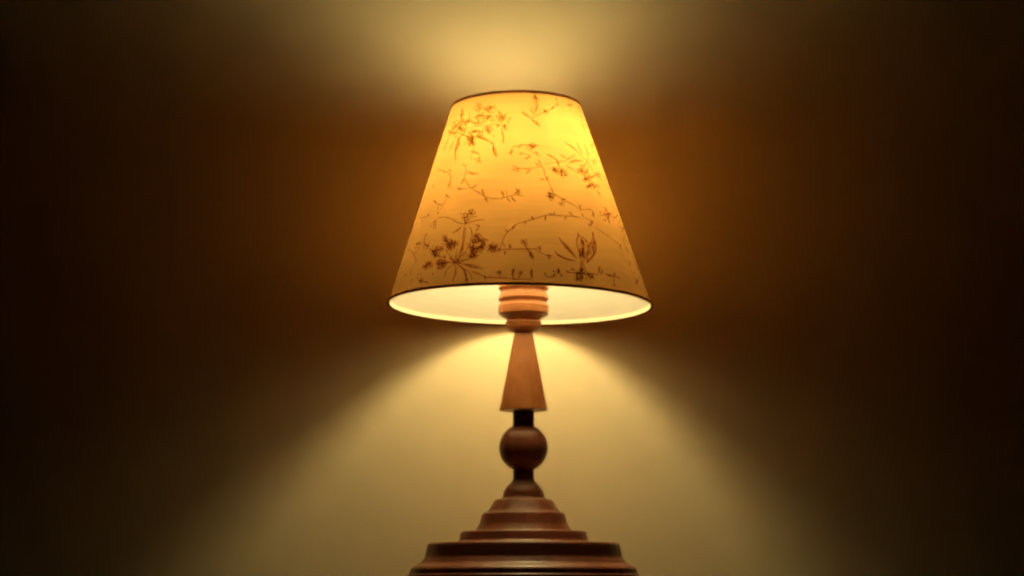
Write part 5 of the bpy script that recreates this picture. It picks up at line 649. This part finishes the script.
s,0.85,1,48.9,36.2,50.1,36.8,50.7,37.6 s,1.09,1,54.5,37.9,54.9,38.6,53.6,38.2 s,0.97,0,66.6,78.9,64.8,78.8,65.9,79.5 s,1.37,0,66.7,76.4,68.7,77.5,65.4,77.3
s,0.82,0,78.7,78.9,65.9,78.6,65.9,77.7 s,0.8,0,55.2,70.6,54.8,70.9,53.6,70.5 s,1.12,0,62.9,74.5,66.1,75.4,67.4,75.0 s,0.99,0,66.9,72.8,67.4,72.3,70.0,72.5
s,0.96,0,65.6,73.6,63.7,72.8,61.6,72.5 s,0.77,0,73.1,77.1,72.4,77.4,77.7,78.7 s,1.15,1,-47.1,20.8,-46.5,21.0,-46.0,20.4
s,0.84,1,-50.0,18.6,-49.6,18.1,-50.0,17.9 s,0.96,1,-59.6,23.4,-61.1,23.8,-61.1,23.2 s,1.33,1,-48.9,21.5,-48.5,21.2,-48.0,21.0
s,1.24,1,-58.3,21.7,-58.5,21.1,-57.4,20.4 s,1.11,1,-57.8,25.5,-56.1,25.0,-55.4,25.4 s,0.78,1,-59.8,24.3,-59.7,24.7,-58.8,24.5
s,1.03,1,-48.9,22.8,-48.1,22.7,-47.5,22.1 s,1.04,1,-51.4,7.0,-50.4,6.9,-49.9,6.2 s,1.27,1,-50.3,10.1,-50.3,10.5,-50.0,10.7
s,1.22,1,-60.8,9.3,-62.2,10.1,-63.5,10.0 s,0.81,1,-58.8,11.9,-59.7,12.0,-60.5,12.0 s,1.31,1,-51.2,8.9,-50.7,8.3,-50.1,8.6 s,1.37,1,-49.0,8.8,-48.4,8.6,-48.0,8.8
"""
def smooth_line(p):
    if len(p) < 3: return [(p[0][0] + (p[1][0]-p[0][0])*k/3, p[0][1] + (p[1][1]-p[0][1])*k/3) for k in range(4)]
    q = [p[0]] + p + [p[-1]]; out = []
    for i in range(1, len(q) - 2):
        for k in range(4):
            t = k/4
            out.append(tuple(.5*((2*b) + (c-a)*t + (2*a-5*b+4*c-d)*t*t + (3*b-a-3*c+d)*t**3) for a, b, c, d in zip(q[i-1], q[i], q[i+1], q[i+2])))
    return out + [p[-1]]
SL = math.hypot(RB - RT, ZT - ZB)
def flat(th, t, c): return ((th - c[0])*(RB + (RT-RB)*c[1]), (t - c[1])*SL)
def unflat(x, y, c): return (c[0] + x/(RB + (RT-RB)*c[1]), c[1] + y/SL)
def draw(turn):
    rnd = random.Random(3); off = .00016
    for row in PRINT.split():
        f = row.split(','); kind, w, d = f[0], float(f[1])*.001, int(f[2])
        v = [float(x) for x in f[3:]]
        pts = [(math.radians(v[i]), v[i+1]/100) for i in range(0, len(v), 2)]
        c = pts[0]; off += 4e-7
        q = [flat(a, b, c) for a, b in pts]
        if kind == 'b':
            n = 9
            poly = [(w*.55*rnd.uniform(.7, 1.2)*math.cos(2*math.pi*k/n), w*.55*rnd.uniform(.7, 1.2)*math.sin(2*math.pi*k/n)) for k in range(n)]
            strips = [[( (0, 0), poly[k], poly[(k+1) % n])] for k in range(n)]
            faces = [s[0] for s in strips]
        else:
            line = smooth_line(q) if kind == 's' else None
            if kind == 'l':
                (x0, y0), (x1, y1) = q[0], q[-1]; L = math.hypot(x1-x0, y1-y0) or 1e-6
                bend = rnd.uniform(-.10, .10)*L
                line = []
                for k in range(9):
                    t = k/8; s = math.sin(math.pi*t)*bend
                    line.append((x0 + (x1-x0)*t - (y1-y0)/L*s, y0 + (y1-y0)*t + (x1-x0)/L*s))
            n = len(line); le, ri = [], []
            for k in range(n):
                a, b = line[max(k-1, 0)], line[min(k+1, n-1)]
                dx, dy = b[0]-a[0], b[1]-a[1]; L = math.hypot(dx, dy) or 1e-9
                t = k/(n-1)
                hw = w*.5*(max(.12, math.sin(math.pi*t**.8))*rnd.uniform(.8, 1.1) if kind == 'l' else rnd.uniform(.65, 1.2)*(1 if 0 < k < n-1 else .5))
                le.append((line[k][0] - dy/L*hw, line[k][1] + dx/L*hw)); ri.append((line[k][0] + dy/L*hw, line[k][1] - dx/L*hw))
            faces = [(le[k], ri[k], ri[k+1], le[k+1]) for k in range(n-1)]
        for fc in faces:
            vs = []
            for x, y in fc:
                th, t = unflat(x, y, c)
                vs.append(bm.verts.new(P(th + turn, min(max(t, .004), .996), off)))
            try: bm.faces.new(vs).material_index = 1 + d
            except ValueError: pass
draw(0.0)
draw(math.pi)                        # the print runs on round the back
shade = link('lampshade', bm, [M_shade, M_ink1, M_ink2, M_ink3, M_wash], lamp, smooth=0)
for p in shade.data.polygons: p.use_smooth = p.material_index == 0
shade['label'] = 'cream cone lampshade printed with brown flower sprigs'

def band(t0, t1, o0, o1, m, name, rag=0.0):
    bm = bmesh.new(); S = 144; rnd = random.Random(5); rings = []
    for t, o in ((t0, o0), (t0, o1), (t1, o1), (t1, o0)):
        rings.append([bm.verts.new(P(2*math.pi*i/S, t + (rnd.uniform(-rag, rag) if t == t1 else 0), o)) for i in range(S)])
    for a, b in ((0, 1), (1, 2), (2, 3), (3, 0)):
        for i in range(S):
            k = (i+1) % S
            bm.faces.new((rings[a][i], rings[a][k], rings[b][k], rings[b][i]))
    bmesh.ops.recalc_face_normals(bm, faces=bm.faces)
    return link(name, bm, m, shade)
bm = bmesh.new()
g = [[bm.verts.new(P(2*math.pi*i/SEG, .002 + .995*j/ROWS, -.0005)) for i in range(SEG)] for j in range(ROWS + 1)]
for j in range(ROWS):
    for i in range(SEG):
        k = (i+1) % SEG
        bm.faces.new((g[j][i], g[j][k], g[j+1][k], g[j+1][i]))
link('lining', bm, M_lining, shade)
band(-.003, .0095, .0005, .0016, M_trim, 'binding', .001)
band(.996, 1.002, .0004, .0011, M_trim, 'binding', .0005)
band(-.003, .014, -.0020, -.0010, M_hem, 'inner_hem', .0015)
# wire carrier inside the shade
bm = bmesh.new()
tube(bm, [P(2*math.pi*i/64, .988, -.002) for i in range(64)], .0012, 8, True)
HR, HZ = .0205, zy(238)
tube(bm, [(HR*math.cos(2*math.pi*i/40), HR*math.sin(2*math.pi*i/40), HZ) for i in range(40)], .0016, 8, True)
for az in (50, 130, 286):
    a = math.radians(az); e = P(a + math.pi/2, .986, -.002)
    s = Vector((HR*math.cos(a), HR*math.sin(a), HZ))
    mid = Vector((.052*math.cos(a), .052*math.sin(a), HZ + .028))
    tube(bm, [s*(1-t)**2 + mid*2*t*(1-t) + e*t*t for t in [k/12 for k in range(13)]], .0008)
link('shade_carrier', bm, M_brass, lamp)

# ------------------------------------------------------------------ camera, world, output
cam = bpy.data.cameras.new('camera'); co = bpy.data.objects.new('camera', cam); COL.objects.link(co)
co.location = (-.0132, -2.18, ZC); co.rotation_euler = (math.pi/2, 0, 0)
cam.sensor_width = 36; cam.lens = 1900/1024*36; cam.shift_y = 303/1024
cam.clip_start = .05; cam.clip_end = 100
scene.camera = co

w = bpy.data.worlds.new('World'); scene.world = w; w.use_nodes = True
bg = w.node_tree.nodes.get('Background') or w.node_tree.nodes.new('ShaderNodeBackground')
bg.inputs['Color'].default_value = (.5, .42, .38, 1); bg.inputs['Strength'].default_value = .0005

vs = scene.view_settings
scene.display_settings.display_device = 'sRGB'
vs.view_transform = 'Standard'; vs.look = 'None'; vs.exposure = 0; vs.gamma = 1
cy = scene.cycles
cy.max_bounces = 14; cy.diffuse_bounces = 10; cy.transmission_bounces = 8; cy.transparent_max_bounces = 40
cy.sample_clamp_indirect = 8; cy.caustics_reflective = False; cy.caustics_refractive = False
cy.use_denoising = True; cy.denoiser = 'OPENIMAGEDENOISE'; cy.denoising_input_passes = 'RGB_ALBEDO'; cy.denoising_prefilter = 'ACCURATE'
cy.use_adaptive_sampling = False
cy.filter_width = 2.3
